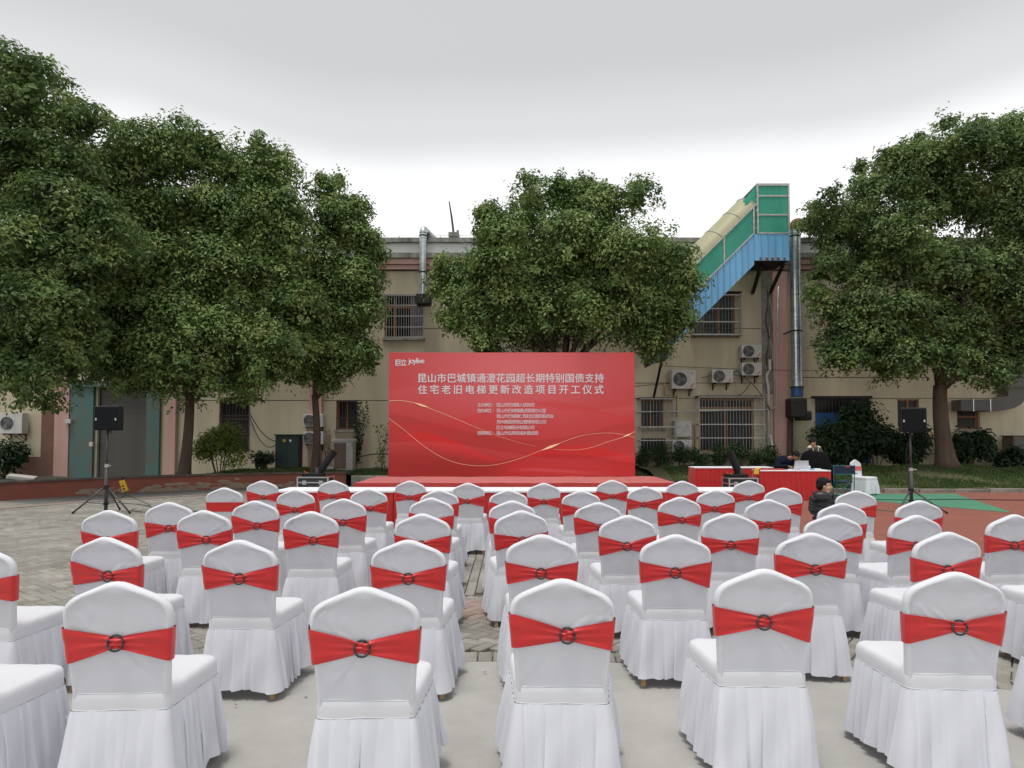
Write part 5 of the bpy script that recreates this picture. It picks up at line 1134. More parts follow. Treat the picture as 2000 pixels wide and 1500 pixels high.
    for kind_, p_ in cols:
        for j in range(nv + 1):
            v_ = j / nv * 2 - 1
            sx_ = p_ if kind_ in 'bf' else (1 if kind_ == 'r' else -1)
            xx0 = sx_ * 0.2205; d_ = abs(xx0 - cxr) if kind_ == 'b' else 0.22
            k_ = min(1, max(0, (d_ - 0.012) / 0.205)); hh = 0.024 + ((hr if sx_ > 0 else hl) - 0.024) * k_ ** 0.9
            mid_ = hc + ((dr if sx_ > 0 else dl)) * k_; h = mid_ + v_ * hh
            w_ = halfw(h) + 0.0045
            if kind_ == 'b':
                gath = math.exp(-max(0, d_ - 0.03) / 0.07); sd = 1 if xx0 > cxr else 0
                fold = 0.0058 * gath * math.sin(v_ * 8.5 + ph[sd]) + 0.0016 * math.sin(v_ * 5 + ph[2 + sd] + d_ * 12) * (1 - gath)
                knot = 0.013 * math.exp(-(d_ / 0.030) ** 2) * (1 - 0.5 * v_ * v_)
                e_ = 1 - max(0, abs(p_) - 0.93) / 0.07 * 0.25
                V.append((p_ * w_, lean(h) - (t_ + 0.0045) * e_ - fold - knot, h))
            elif kind_ in 'rl':
                a = math.pi * (p_ if kind_ == 'r' else 1 - p_) ; sg = 1 if kind_ == 'r' else -1
                V.append((sg * (w_ - 0.003 + 0.006 * math.sin(a)), lean(h) - (t_ + 0.0045) * 0.75 * math.cos(a), h)) if kind_ == 'r' else V.append((-(w_ - 0.003 + 0.006 * math.sin(a)), lean(h) - (t_ + 0.0045) * 0.75 * math.cos(a), h))
            else: V.append((p_ * w_, lean(h) + (t_ + 0.0045), h))
    nc = len(cols)
    for i in range(nc):
        for j in range(nv): a = i * (nv + 1) + j; b_ = ((i + 1) % nc) * (nv + 1) + j; F.append((a, b_, b_ + 1, a + 1))
    q = MB(); q.add(V, F); out['sash'] = q.mesh('sash', M['sash'], True)
    q = MB(); q.torus((0, 0, 0), 0.0315, 0.0046, 40, 6, 'y', beads=0.16); out['ring'] = q.mesh('ring', M['ring'], True)
    out['ringloc'] = (cxr, lean(hc) - t_ - 0.015, hc); out['plain'] = None
    # plain band (no ring)
    V = []; F = []
    for kind_, p_ in cols:
        for j in range(3):
            h = 0.712 + (j - 1) * 0.058; w_ = halfw(h) + 0.004
            if kind_ == 'b': V.append((p_ * w_, lean(h) - (t_ + 0.004) * (1 - max(0, abs(p_) - 0.93) / 0.07 * 0.25), h))
            elif kind_ in 'rl':
                a = math.pi * (p_ if kind_ == 'r' else 1 - p_); sg = 1 if kind_ == 'r' else -1; V.append((sg * (w_ - 0.003 + 0.006 * math.sin(a)), lean(h) - (t_ + 0.004) * 0.75 * math.cos(a), h))
            else: V.append((p_ * w_, lean(h) + t_ + 0.004, h))
    for i in range(nc):
        for j in range(2): a = i * 3 + j; b_ = ((i + 1) % nc) * 3 + j; F.append((a, b_, b_ + 1, a + 1))
    q = MB(); q.add(V, F); out['plain_sash'] = q.mesh('sash', M['sash'], True)
    return out
leg_me = MB()
leg_me.add([(-.013, -.013, 0), (.013, -.013, 0), (.013, .013, 0), (-.013, .013, 0), (-.015, -.015, .34), (.015, -.015, .34), (.015, .015, .34), (-.015, .015, .34)], [(0, 3, 2, 1), (4, 5, 6, 7), (0, 1, 5, 4), (1, 2, 6, 5), (2, 3, 7, 6), (3, 0, 4, 7)])
leg_me = leg_me.mesh('leg', M['gold_leg'])
foot = MB(); foot.box(-.0145, .0145, -.0145, .0145, 0, .012); foot_me = foot.mesh('foot_cap', M['ledge'])
VAR = [chair_meshes(s_) for s_ in (1, 2, 3, 4, 6, 7, 9, 10, 11, 12, 14)]
PROTO = {}
def make_chair(v, plain=False):
    m = VAR[v]; t = bpy.data.objects.new('covered_chair', None); COL.objects.link(t); t.empty_display_size = 0.2
    obj('back_cover', m['back_cover'], t); obj('seat_cover', m['seat_cover'], t); obj('skirt', m['skirt'], t)
    s_ = obj('sash', m['plain_sash' if plain else 'sash'], t)
    if not plain: r_ = obj('ring', m['ring'], s_); r_.location = m['ringloc']; r_.rotation_euler = (R(-7.4), 0, 0)
    for (x, y, ax, ay) in ((-0.185, -0.185, 0.10, -0.16), (0.185, -0.185, -0.10, -0.16), (-0.20, 0.215, 0.02, 0.02), (0.20, 0.215, -0.02, 0.02)):
        l_ = obj('leg', leg_me, t); l_.location = (x - ax * -0.0 + (-0.02 if x < 0 else 0.02) * (1 if y < 0 else 0.3), y + (-0.055 if y < 0 else 0.01), 0); l_.rotation_euler = (R(-8 if y < 0 else 2), R(4 if x < 0 else -4), 0)
        f_ = obj('foot_cap', foot_me, l_)
    return t
CHAIRS = [(-2.318, 2.997, -1.3, 5, 2, 0),
 (-1.653, 3.121, 3, 5, 1, 0),
 (-0.604, 3.043, 2, 5, 0, 0),
 (0.221, 3.194, -1.7, 5, 0, 1),
 (1.151, 3.386, -1.5, 5, 1, 1),
 (2.009, 3.361, -3, 5, 2, 1),
 (2.915, 3.398, 2.1, 5, 3, 1),
 (-2.994, 4.076, 1.5, 4, 3, 0),
 (-2.462, 4.451, -4, 4, 2, 0),
 (-1.616, 4.346, -1, 4, 1, 0),
 (-0.618, 4.346, 0.2, 4, 0, 0),
 (0.188, 4.495, -1.1, 4, 0, 1),
 (1.027, 4.54, -1.6, 4, 1, 1),
 (1.924, 4.657, -2.0, 4, 2, 1),
 (2.745, 4.609, 3, 4, 3, 1),
 (3.724, 4.705, 2.1, 4, 4, 1),
 (-3.312, 5.88, 2, 3, 3, 0),
 (-2.53, 5.881, 1.5, 3, 2, 0),
 (-1.643, 5.842, 1.5, 3, 1, 0),
 (-0.702, 5.691, -1.5, 3, 0, 0),
 (0.053, 5.919, 5, 3, 0, 1),
 (0.894, 5.584, 0.6, 3, 1, 1),
 (1.748, 5.691, -4, 3, 2, 1),
 (2.532, 5.618, -5, 3, 3, 1),
 (3.103, 5.582, 7, 3, 4, 1),
 (3.905, 5.619, 4, 3, 5, 1),
 (-3.262, 6.738, 5, 2, 3, 0),
 (-2.431, 6.739, 0.9, 2, 2, 0),
 (-1.672, 7.068, 0.0, 2, 1, 0),
 (-0.795, 7.068, -1.6, 2, 0, 0),
 (0.001, 6.792, -0.1, 2, 0, 1),
 (0.815, 6.687, -2.1, 2, 1, 1),
 (1.7, 7.245, 2.2, 2, 2, 1),
 (2.517, 6.954, -4, 2, 3, 1),
 (3.092, 6.635, -5, 2, 4, 1),
 (3.884, 6.792, -1.0, 2, 5, 1),
 (-3.521, 8.625, 2.0, 1, 3, 0),
 (-2.539, 8.291, 0.4, 1, 2, 0),
 (-1.723, 8.454, 1.9, 1, 1, 0),
 (-0.843, 8.133, 1.7, 1, 0, 0),
 (-0.041, 8.134, 0.0, 1, 0, 1),
 (0.796, 8.134, -0.4, 1, 1, 1),
 (1.657, 8.803, 0.5, 1, 2, 1),
 (2.365, 8.211, -0.3, 1, 3, 1),
 (3.271, 8.453, -6, 1, 4, 1),
 (3.95, 8.055, -8, 1, 5, 1),
 (-3.535, 9.934, 1.6, 0, 3, 0),
 (-2.513, 9.934, -2.3, 0, 2, 0),
 (-1.428, 9.934, -2.3, 0, 1, 0),
 (-0.586, 9.385, 0, 0, 0, 0),
 (0.428, 9.385, -1.1, 0, 0, 1),
 (1.416, 9.934, 0.2, 0, 1, 1),
 (2.351, 9.707, -0.1, 0, 2, 1),
 (3.311, 9.819, -0.8, 0, 3, 1)]
ROW = ['row at the tables', 'second row from the tables', 'third row from the tables', 'third row from the rear', 'second row from the rear', 'rearmost row, on concrete']
NTH = ['first from the aisle', 'second from the aisle', 'third from the aisle', 'fourth from the aisle', 'fifth from the aisle', 'sixth from the aisle']
SIDE = ['red wall side', 'court side']
used = {}
rng = random.Random(12)
for i, (x, y, yaw, row, k, side) in enumerate(CHAIRS):
    plain = (row == 1 and side == 0 and k == 3)
    v = rng.randrange(11); key = (v, plain)
    if (row, side, k) == (3, 0, 3): v = 2; key = (v, plain)
    if key not in PROTO: t = make_chair(v, plain); PROTO[key] = t
    else: t = copy_tree(PROTO[key])
    t.location = (x, y, 0); t.rotation_euler = (0, 0, R(yaw)); s_ = 1 + rng.uniform(-0.008, 0.008); t.scale = (1, 1, s_)
    what = 'plain-banded white chair' if plain else 'ring-sashed white chair'
    tag(t, f'{what}, {ROW[row]}, {NTH[k]}, {SIDE[side]}', 'chair', 'white covered chairs set out in rows before the stage')
# the odd one by the folding chair
t = copy_tree(PROTO[sorted(k for k in PROTO if k[1])[0]]); t.location = (9.56, 18.60, 0); t.rotation_euler = (0, 0, R(-150)); t['label'] = 'lone white covered chair turned sideways behind the teal folding chair'; t['category'] = 'chair'; t['group'] = 'white covered chairs set out in rows before the stage'
t.scale = (1, 1, 1)

# ================================================================ TABLES
def skirted_table(label, x, y, w, d, h=0.75, rz=0.0, group='skirted tables', white=True, seed=0, drop=0.038):
    rg = np.random.default_rng(seed + 200); t = thing('skirted_table', label, 'table', (x, y, 0), rz, group)
    q = MB(); nx_ = 30; V = []; F = []
    q.box(-w / 2 - 0.004, w / 2 + 0.004, -d / 2 - 0.012, d / 2 + 0.012, h - drop, h); q.build('white_top_cloth', M['table_white'], t, bevel=0.008)
    per = [(-w / 2, -d / 2), (w / 2, -d / 2), (w / 2, d / 2), (-w / 2, d / 2)]; V = []; F = []; N_ = 0; pts = []
    nn_ = [(0, -1), (1, 0), (0, 1), (-1, 0)]
    for a in range(4):
        p, c = per[a], per[(a + 1) % 4]; L_ = math.hypot(c[0] - p[0], c[1] - p[1]); m_ = int(L_ / 0.018)
        for k in range(m_): u_ = k / m_; pts.append((p[0] + (c[0] - p[0]) * u_, p[1] + (c[1] - p[1]) * u_, nn_[a]))
    ph = 0.0; phs = []
    for i in range(len(pts)): ph += rg.uniform(0.55, 1.25); phs.append(ph)
    am = np.interp(np.arange(len(pts)), np.arange(0, len(pts) + 12, 12), rg.uniform(0.4, 1.3, len(np.arange(0, len(pts) + 12, 12))))
    rows_ = 7
    for r_ in range(rows_):
        u_ = r_ / (rows_ - 1); z = (h - drop * 0.5) * (1 - u_) + 0.012 * u_
        for i, (px, py, nv_) in enumerate(pts):
            dd = (0.003 + 0.017 * u_ ** 0.7) * am[i] * math.sin(phs[i]) + 0.012 * u_; V.append((px + nv_[0] * dd, py + nv_[1] * dd - 0.0, z))
    n_ = len(pts)
    for r_ in range(rows_ - 1):
        for i in range(n_): a = r_ * n_ + i; b_ = r_ * n_ + (i + 1) % n_; F.append((a, a + n_, b_ + n_, b_))
    q = MB(); q.add(V, F); q.build('skirt', M['table_red'], t, smooth=True)
    q = MB()
    for sx_ in (-1, 1):
        for sy_ in (-1, 1): q = MB(); q.tube([(sx_ * (w / 2 - 0.1), sy_ * (d / 2 - 0.08), 0), (sx_ * (w / 2 - 0.1), sy_ * (d / 2 - 0.08), h - 0.06)], 0.014, 6); q.build('leg', M['black_steel'], t)
    return t
for i, (x, lb) in enumerate(((-2.71, 'first of four white-topped red-skirted tables from the red wall side'), (-0.90, 'second of the four white-topped tables, counting from the red wall side'), (0.91, 'third of the four white-topped tables, counting from the red wall side'), (2.72, 'fourth white-topped table in the front line, nearest the court'))):
    lb = lb.replace('nearest the court', 'next to the court')
    skirted_table(lb, x, 10.80, 1.80, 0.66, 0.75, 0, 'white-topped tables in a line before the stage', seed=i)
skirted_table('red-skirted side table behind the leaning cannon tube', 6.05, 18.95, 2.15, 0.62, 0.75, 0, 'skirted side tables beside the stage', seed=11, drop=0.03)
skirted_table('red-skirted side table carrying the laptop', 7.02, 17.25, 1.72, 0.66, 0.75, R(-2), 'skirted side tables beside the stage', seed=12, drop=0.03)
skirted_table('short red-skirted side table standing end-on by the small child', 6.10, 16.75, 0.60, 1.25, 0.75, R(2), 'skirted side tables beside the stage', seed=13, drop=0.03) if False else None

# things on the laptop table
ty, tz = 17.25, 0.752
lp = thing('laptop', 'open silver laptop with its lid toward the chairs', 'laptop', (7.219, 17.15, tz), R(6))
q = MB(); q.box(-0.18, 0.18, -0.02, 0.24, 0, 0.018); q.build('base', M['laptop'], lp, bevel=0.005)
q = MB(); q.obox((0, -0.055, 0.115), (0.36, 0.012, 0.235), (R(17), 0, 0)); q.build('lid', M['laptop'], lp, bevel=0.006)
q = MB(); q.obox((0, -0.062, 0.13), (0.10, 0.002, 0.012), (R(17), 0, 0)); q.build('logo', M['greycable'], lp)
q = MB(); q.obox((0, 0, 0.012), (0.18, 0.13, 0.02)); o = q.build('white_book', M['white_plastic'], bevel=0.003); o.location = (7.266, 17.0, tz); tag(o, 'thin white book lying in front of the laptop', 'book')
q = MB(); q.obox((0, 0, 0.015), (0.20, 0.15, 0.03), (0, 0, 0.1)); o = q.build('paper_stack', M['white_plastic'], bevel=0.003); o.location = (7.631, 17.2, tz); tag(o, 'small stack of white paper near the table corner', 'papers')
q = MB(); q.obox((0, 0, 0.015), (0.09, 0.1, 0.03)); o = q.build('card_box', M['sky_blue'], bevel=0.003); o.location = (7.515, 17.15, tz); tag(o, 'small blue-grey box beside the paper stack', 'box')
ch = thing('charger', 'white charger with an upright looped cable beside the laptop', 'charger', (7.464, 17.2, tz)); q = MB(); q.obox((0, 0, 0.05), (0.06, 0.05, 0.10)); q.build('body', M['white_plastic'], ch, bevel=0.006)
q = MB(); q.tube([(0, 0, 0.1), (-0.01, 0, 0.15), (-0.05, 0, 0.18), (-0.08, 0.02, 0.13), (-0.09, 0.02, 0.02)], 0.006, 5); q.build('cable', M['white_plastic'], ch)
q = MB(); q.lathe([(0.0, 0.0), (0.05, 0.003), (0.045, 0.02), (0.02, 0.034), (0, 0.036)], n=12, cap=False); o = q.build('computer_mouse', M['black_plastic'], smooth=True); o.location = (6.897, 17.2, tz); o.scale = (0.7, 1.1, 1); tag(o, 'dark computer mouse beside the laptop', 'mouse')
rc = thing('red_sash_cloth', 'folded red cloth with gold tassels lying across the laptop table', 'cloth', (6.434, 17.15, tz)); q = MB(); q.obox((0, 0, 0.012), (0.75, 0.22, 0.024), (0, 0, 0.03)); q.obox((-0.25, -0.03, 0.035), (0.2, 0.16, 0.025), (0, 0, 0.2)); q.build('cloth', M['table_red'], rc, bevel=0.008)
q = MB()
for k in range(9): q.tube([(-0.34 + 0.012 * k, -0.10, 0.045), (-0.42 + 0.012 * k, -0.18, 0.02), (-0.44 + 0.014 * k, -0.205, -0.09 - 0.01 * (k % 3))], 0.009, 5)
q.build('tassel', M['gold_thread'], rc)
q = MB(); q.obox((0, 0, 0.004), (0.3, 0.2, 0.008), (0, 0, 0.2)); o = q.build('document', M['white_plastic']); o.location = (6.478, 18.9, 0.752); tag(o, 'white sheet of paper on the side table behind the cannon', 'paper')

# ================================================================ CONFETTI CANNONS AND FLIGHT CASES
def flight_case(label, x, y, w, d, h, rz=0):
    t = thing('flight_case', label, 'case', (x, y, 0), rz, 'black flight cases with metal edges')
    q = MB(); q.box(-w / 2, w / 2, -d / 2, d / 2, 0.05, h * 0.78); q.build('body', M['flight'], t); q = MB(); q.box(-w / 2, w / 2, -d / 2, d / 2, h * 0.79, h); q.build('lid', M['flight'], t)
    for sx_ in (-1, 1):
        for sy_ in (-1, 1):
            q = MB(); q.box(sx_ * w / 2 - 0.018, sx_ * w / 2 + 0.018, sy_ * d / 2 - 0.018, sy_ * d / 2 + 0.018, 0.04, h + 0.005); q.build('edge_trim', M['flight_trim'], t, bevel=0.004)
            q = MB(); q.lathe([(0.04, 0.0), (0.04, 0.028)], (sx_ * (w / 2 - 0.07), sy_ * (d / 2 - 0.07), 0.0), 12); q.build('caster', M['black_plastic'], t)
    for zz in (0.05, h * 0.785, h):
        q = MB(); q.box(-w / 2 + 0.0185, w / 2 - 0.0185, -d / 2 - 0.012, -d / 2 + 0.005, zz - 0.014, zz + 0.014); q.box(-w / 2 - 0.012, -w / 2 + 0.005, -d / 2 + 0.0185, d / 2 - 0.0185, zz - 0.014, zz + 0.014); q.box(w / 2 - 0.005, w / 2 + 0.012, -d / 2 + 0.0185, d / 2 - 0.0185, zz - 0.014, zz + 0.014); q.build('edge_trim', M['flight_trim'], t)
    for xx in (-w * 0.27, w * 0.27):
        q = MB(); q.obox((xx, -d / 2 - 0.016, h * 0.78), (0.10, 0.014, 0.10)); q.obox((xx, -d / 2 - 0.026, h * 0.78), (0.035, 0.012, 0.07)); q.build('latch', M['flight_trim'], t, bevel=0.004)
    return t
def cannon(label, x, y, z, dx, dz, L_, r):
    t = thing('confetti_cannon', label, 'confetti cannon', (x, y, z), 0, 'black confetti cannons on flight cases')
    q = MB(); q.obox((-0.05, 0, 0.045), (0.50, 0.34, 0.09)); q.build('base', M['black_plastic'], t, bevel=0.015)
    a = math.atan2(dx, dz); d = Vector((math.sin(a), 0, math.cos(a))); p = Vector((0.05, 0, 0.05))
    q = MB(); q.tube([p, p + d * 0.1, p + d * 0.101, p + d * (L_ - 0.05), p + d * (L_ - 0.049), p + d * L_], [r * 1.15, r * 1.15, r, r, r * 1.06, r * 1.06], 20, cap=False); o = q.build('barrel', M['black_plastic'], t, smooth=False); sd = o.modifiers.new('t', 'SOLIDIFY'); sd.thickness = 0.006
    q = MB(); q.tube([p + d * (L_ - 0.12), p + d * (L_ - 0.11)], r * 0.93, 16); q.build('muzzle_plug', M['black_steel'], t)
    for s_ in (-1, 1): q = MB(); q.obox((0.05, s_ * (r + 0.025), 0.12), (0.07, 0.012, 0.2)); q.build('yoke', M['stand'], t, bevel=0.004)
    q = MB(); q.lathe([(0.022, 0.09), (0.022, 0.125), (0.01, 0.135)], (-0.26, -0.05, 0), 10); q.build('stop_button', M['red_label'], t); q = MB(); q.lathe([(0.028, 0.09), (0.028, 0.10)], (-0.19, -0.1, 0), 10); q.build('yellow_collar', M['yellow_label'], t)
    return t
flight_case('black flight case standing before the end of the red wall', -4.866, 17.0, 0.74, 0.55, 0.585)
cannon('black confetti cannon on the case by the red wall, tilted toward the stage', -4.869, 17.0, 0.592, 0.42, 0.60, 0.70, 0.082)
flight_case('pale-edged flight case half hidden before the side tables', 5.424, 16.3, 0.66, 0.5, 0.60)
cannon('black confetti cannon by the side tables, tilted toward the backdrop', 5.379, 16.3, 0.607, -0.24, 0.56, 0.62, 0.085)

# ================================================================ SPEAKERS ON TRIPODS
def tripod(label, x, y, top, hub, spread, angs):
    t = thing('tripod_stand', label, 'speaker stand', (x, y, 0), 0, 'tripod speaker stands')
    q = MB(); q.tube([(0, 0, 0.06), (0, 0, hub + 0.45)], 0.034, 12); q.build('outer_pole', M['stand'], t, smooth=True)
    q = MB(); q.tube([(0, 0, hub + 0.45), (0, 0, top)], 0.021, 10); q.build('inner_pole', M['stand'], t, smooth=True)
    q = MB(); q.lathe([(0.04, hub + 0.42), (0.04, hub + 0.49)], n=12); q.tube([(0, 0, hub + 0.455), (0.10, -0.03, hub + 0.455)], 0.012, 6); q.build('locking_collar', M['alu'], t)
    q = MB(); q.lathe([(0.055, hub - 0.02), (0.055, hub + 0.05)], n=12); q.build('hub', M['black_plastic'], t)
    q = MB(); q.lathe([(0.05, 0.17), (0.05, 0.22)], n=12); q.build('lower_collar', M['black_plastic'], t)
    for a in angs:
        c, s_ = math.cos(R(a)), math.sin(R(a)); f = Vector((spread * c, spread * s_, 0.02)); h0 = Vector((0.05 * c, 0.05 * s_, hub))
        q = MB(); q.tube([h0, f], 0.017, 8); l_ = q.build('leg', M['stand'], t, smooth=True)
        q = MB(); q.tube([f + (h0 - f) * 0.04, f - (h0 - f) * 0.012], 0.022, 8); q.build('rubber_foot', M['black_plastic'], l_)
        q = MB(); q.tube([(0.05 * c, 0.05 * s_, 0.195), h0.lerp(f, 0.58)], 0.008, 5); q.build('brace', M['stand'], t)
    return t
def speaker(label, x, y, z, w, h, d, rz):
    t = thing('loudspeaker', label, 'speaker', (x, y, z), rz, 'black loudspeakers on tripods')
    q = MB(); q.slab([(-w / 2, -d / 2), (w / 2, -d / 2), (w * 0.36, d / 2), (-w * 0.36, d / 2)], 0, h); q.build('cabinet', M['black_plastic'], t, bevel=0.02)
    q = MB(); q.box(-w / 2 + 0.025, w / 2 - 0.025, -d / 2 - 0.014, -d / 2 - 0.002, 0.025, h - 0.025); q.build('grille', M['grille_cloth'], t, bevel=0.005)
    q = MB(); q.box(-w / 2 + 0.01, w / 2 - 0.01, -d / 2 - 0.006, -d / 2 + 0.03, h - 0.012, h + 0.004); q.build('top_edge', M['stand'], t)
    for s_ in (-1, 1): q = MB(); q.obox((s_ * (w / 2 - 0.055), -d / 2 - 0.017, h * 0.46), (0.03, 0.004, 0.05)); q.build('badge', M['flight_trim'], t)
    q = MB(); q.lathe([(0.03, -0.06), (0.03, 0.0)], n=10); q.build('pole_socket', M['stand'], t)
    q = MB(); q.tube([(-0.06, -d / 2 + 0.12, h), (-0.05, -d / 2 + 0.12, h + 0.02), (0.05, -d / 2 + 0.12, h + 0.02), (0.06, -d / 2 + 0.12, h)], 0.009, 6); q.build('handle', M['black_plastic'], t)
    return t
lx, ly = -8.38, 14.15
tripod('tripod stand carrying the speaker before the curved red wall', lx, ly, 1.690 + 0.02, 0.52, 0.60, (196, -14, 95))
speaker('square black speaker up on its tripod before the shuttered door', -8.323, ly, 1.701, 0.50, 0.50, 0.34, R(3))
rx, ry = 8.507, 14.6
tripod('tripod stand carrying the speaker over the green court band', rx, ry, 1.662 + 0.02, 0.42, 0.72, (218, -60, 60))
speaker('square black speaker up on its tripod before the forked tree', 8.532, ry, 1.673, 0.50, 0.51, 0.40, R(-14))
# cables on the ground
def gcable(label, pts, r=0.006, m='cable'):
    P_ = [Vector((x, y, z)) for x, y, z in pts]; out = []
    for i in range(len(P_) - 1):
        p0, p1, p2, p3 = P_[max(i - 1, 0)], P_[i], P_[i + 1], P_[min(i + 2, len(P_) - 1)]
        for k in range(8):
            t = k / 8; out.append(0.5 * ((2 * p1) + (p2 - p0) * t + (2 * p0 - 5 * p1 + 4 * p2 - p3) * t * t + (3 * p1 - p0 - 3 * p2 + p3) * t ** 3))
    out.append(P_[-1]); q = MB(); q.tube(out, r, 6); o = q.build('cable', M[m], smooth=True); return tag(o, label, 'cable')
ps = thing('power_strip', 'yellow power strip propped against the red wall', 'power strip', (-10.146, 17.9, 0.3))
q = MB(); q.obox((0, 0, 0), (0.13, 0.07, 0.30), (R(8), R(-18), 0)); q.build('body', M['yellow_plastic'], ps, bevel=0.012)
for k in range(3): q = MB(); q.obox((0.012 * (k - 1) * -2.3, -0.037, 0.08 * (k - 1)), (0.05, 0.01, 0.035), (R(8), R(-18), 0)); q.build('socket', M['black_plastic'], ps)
q = MB(); q.obox((-0.03, 0, 0.18), (0.05, 0.05, 0.07), (0, R(-18), 0)); q.build('plug', M['black_plastic'], ps)
px, py = -10.146, 17.9
gcable('thin cable from the yellow power strip running to the chairs', [(px + 0.05, py, 0.16), (px + 0.15, py - 0.3, 0.03), (px + 0.3, py - 1.2, 0.012), (-8.3, 15.6, 0.012), (-7.6, 14.6, 0.012), (-6.7, 14.3, 0.012), (-5.5, 14.2, 0.012), (-4.2, 13.4, 0.012)], 0.007)
gcable('thin cable curling from the wall speaker stand across the paving', [(lx + 0.02, ly + 0.04, 0.5), (lx + 0.12, ly + 1.5, 0.012), (lx + 0.2, ly + 0.6, 0.012), (lx + 0.7, ly + 0.1, 0.012), (lx + 1.4, ly + 0.2, 0.012), (-5.4, 14.5, 0.012)], 0.006)
gcable('long dark cable lying straight across the green court band', [(7.6, 16.3, 0.02), (8.6, 17.0, 0.02), (9.8, 16.9, 0.02), (11.2, 17.1, 0.02), (12.6, 16.9, 0.02), (16, 17.0, 0.02)], 0.012)
gcable('pale curly extension lead on the red court by the speaker stand', [(7.0, 14.9, 0.02), (7.4, 14.4, 0.02), (7.7, 14.75, 0.02), (8.0, 14.3, 0.02), (8.3, 14.6, 0.02), (8.6, 14.35, 0.02)], 0.009, 'greycable')
gcable('speaker lead hanging down the court side tripod pole', [(rx + 0.02, ry - 0.0, 1.6), (rx - 0.10, ry, 1.2), (rx - 0.06, ry, 0.8), (rx - 0.07, ry, 0.5), (rx - 0.03, ry - 0.1, 0.1), (rx + 0.3, ry + 0.4, 0.02)], 0.005)
gcable('short lead on the pavers by the rearmost red wall side chairs', [(-2.55, 4.05, 0.01), (-2.35, 4.15, 0.01), (-2.1, 4.3, 0.01)], 0.003) if False else None

# ================================================================ FOLDING CHAIR
fc = thing('folding_chair', 'teal and navy folding camp chair beside the lone white chair', 'chair', (8.68, 18.2, 0), R(2))
def bar(name, a, c, r, m, par): q = MB(); q.tube([a, c], r, 7); return q.build(name, M[m], par, smooth=True)
w2 = 0.30
for s_ in (-1, 1):
    bar('cross_leg', (s_ * 0.26, -0.26, 0.02), (-s_ * 0.24, -0.22, 0.42), 0.011, 'tealtube', fc); bar('cross_leg', (s_ * 0.26, 0.26, 0.02), (-s_ * 0.24, 0.20, 0.42), 0.011, 'tealtube', fc)
    bar('cross_leg', (s_ * 0.27, -0.26, 0.02), (s_ * 0.26, 0.20, 0.42), 0.010, 'tealtube', fc); bar('cross_leg', (s_ * 0.27, 0.26, 0.02), (s_ * 0.26, -0.22, 0.42), 0.010, 'tealtube', fc)
    bar('back_post', (s_ * 0.27, -0.26, 0.02), (s_ * 0.28, -0.30, 0.84), 0.011, 'tealtube', fc); bar('arm_post', (s_ * 0.27, 0.22, 0.42), (s_ * 0.36, 0.26, 0.62), 0.010, 'tealtube', fc)
    q = MB(); q.obox((s_ * 0.32, -0.02, 0.62), (0.06, 0.56, 0.02)); q.build('armrest', M['navycanvas'], fc, bevel=0.006)
V = []; F = []
for j in range(9):
    for i in range(9): u_, v_ = i / 8, j / 8; V.append((-0.26 + 0.52 * u_, -0.24 + 0.46 * v_, 0.42 - 0.07 * math.sin(math.pi * u_) * math.sin(math.pi * (0.15 + 0.7 * v_))))
for j in range(8):
    for i in range(8): k = j * 9 + i; F.append((k, k + 1, k + 10, k + 9))
q = MB(); q.add(V, F); o = q.build('seat', M['navycanvas'], fc, smooth=True); o.modifiers.new('t', 'SOLIDIFY').thickness = 0.008
q = MB(); q.obox((0, -0.30, 0.71), (0.56, 0.014, 0.22), (R(4), 0, 0)); q.build('backrest', M['navycanvas'], fc, bevel=0.005)
q = MB(); q.tube([(-0.285, -0.305, 0.60), (-0.285, -0.31, 0.82), (0.285, -0.31, 0.82), (0.285, -0.305, 0.60), (-0.285, -0.305, 0.60)], 0.010, 6); q.build('piping', M['tealtube'], fc)
q = MB(); q.obox((0.08, -0.316, 0.80), (0.12, 0.006, 0.035)); q.build('label', M['red_label'], fc)
q = MB(); q.lathe([(0.04, 0.48), (0.045, 0.60)], (-0.33, 0.12, 0), 10, cap=False); o = q.build('cup_holder', M['black_plastic'], fc)

# ================================================================ PEOPLE
def ell(c, r, rot=None, n=14, m_=10):
    V = []; F = []; rm = Euler(rot).to_matrix() if rot else None
    for j in range(1, m_):
        p = math.pi * j / m_
        for i in range(n):
            t = 2 * math.pi * i / n; v = Vector((r[0] * math.sin(p) * math.cos(t), r[1] * math.sin(p) * math.sin(t), r[2] * math.cos(p)))
            if rm: v = rm @ v
            V.append(tuple(Vector(c) + v))
    for s_ in (1, -1):
        v = Vector((0, 0, r[2] * s_)); v = rm @ v if rm else v; V.append(tuple(Vector(c) + v))
    k = (m_ - 1) * n
    for j in range(m_ - 2):
        for i in range(n): a = j * n + i; b_ = j * n + (i + 1) % n; F.append((a, a + n, b_ + n, b_))
    for i in range(n): F.append((k, i, (i + 1) % n)); F.append((k + 1, (m_ - 2) * n + (i + 1) % n, (m_ - 2) * n + i))
    return V, F
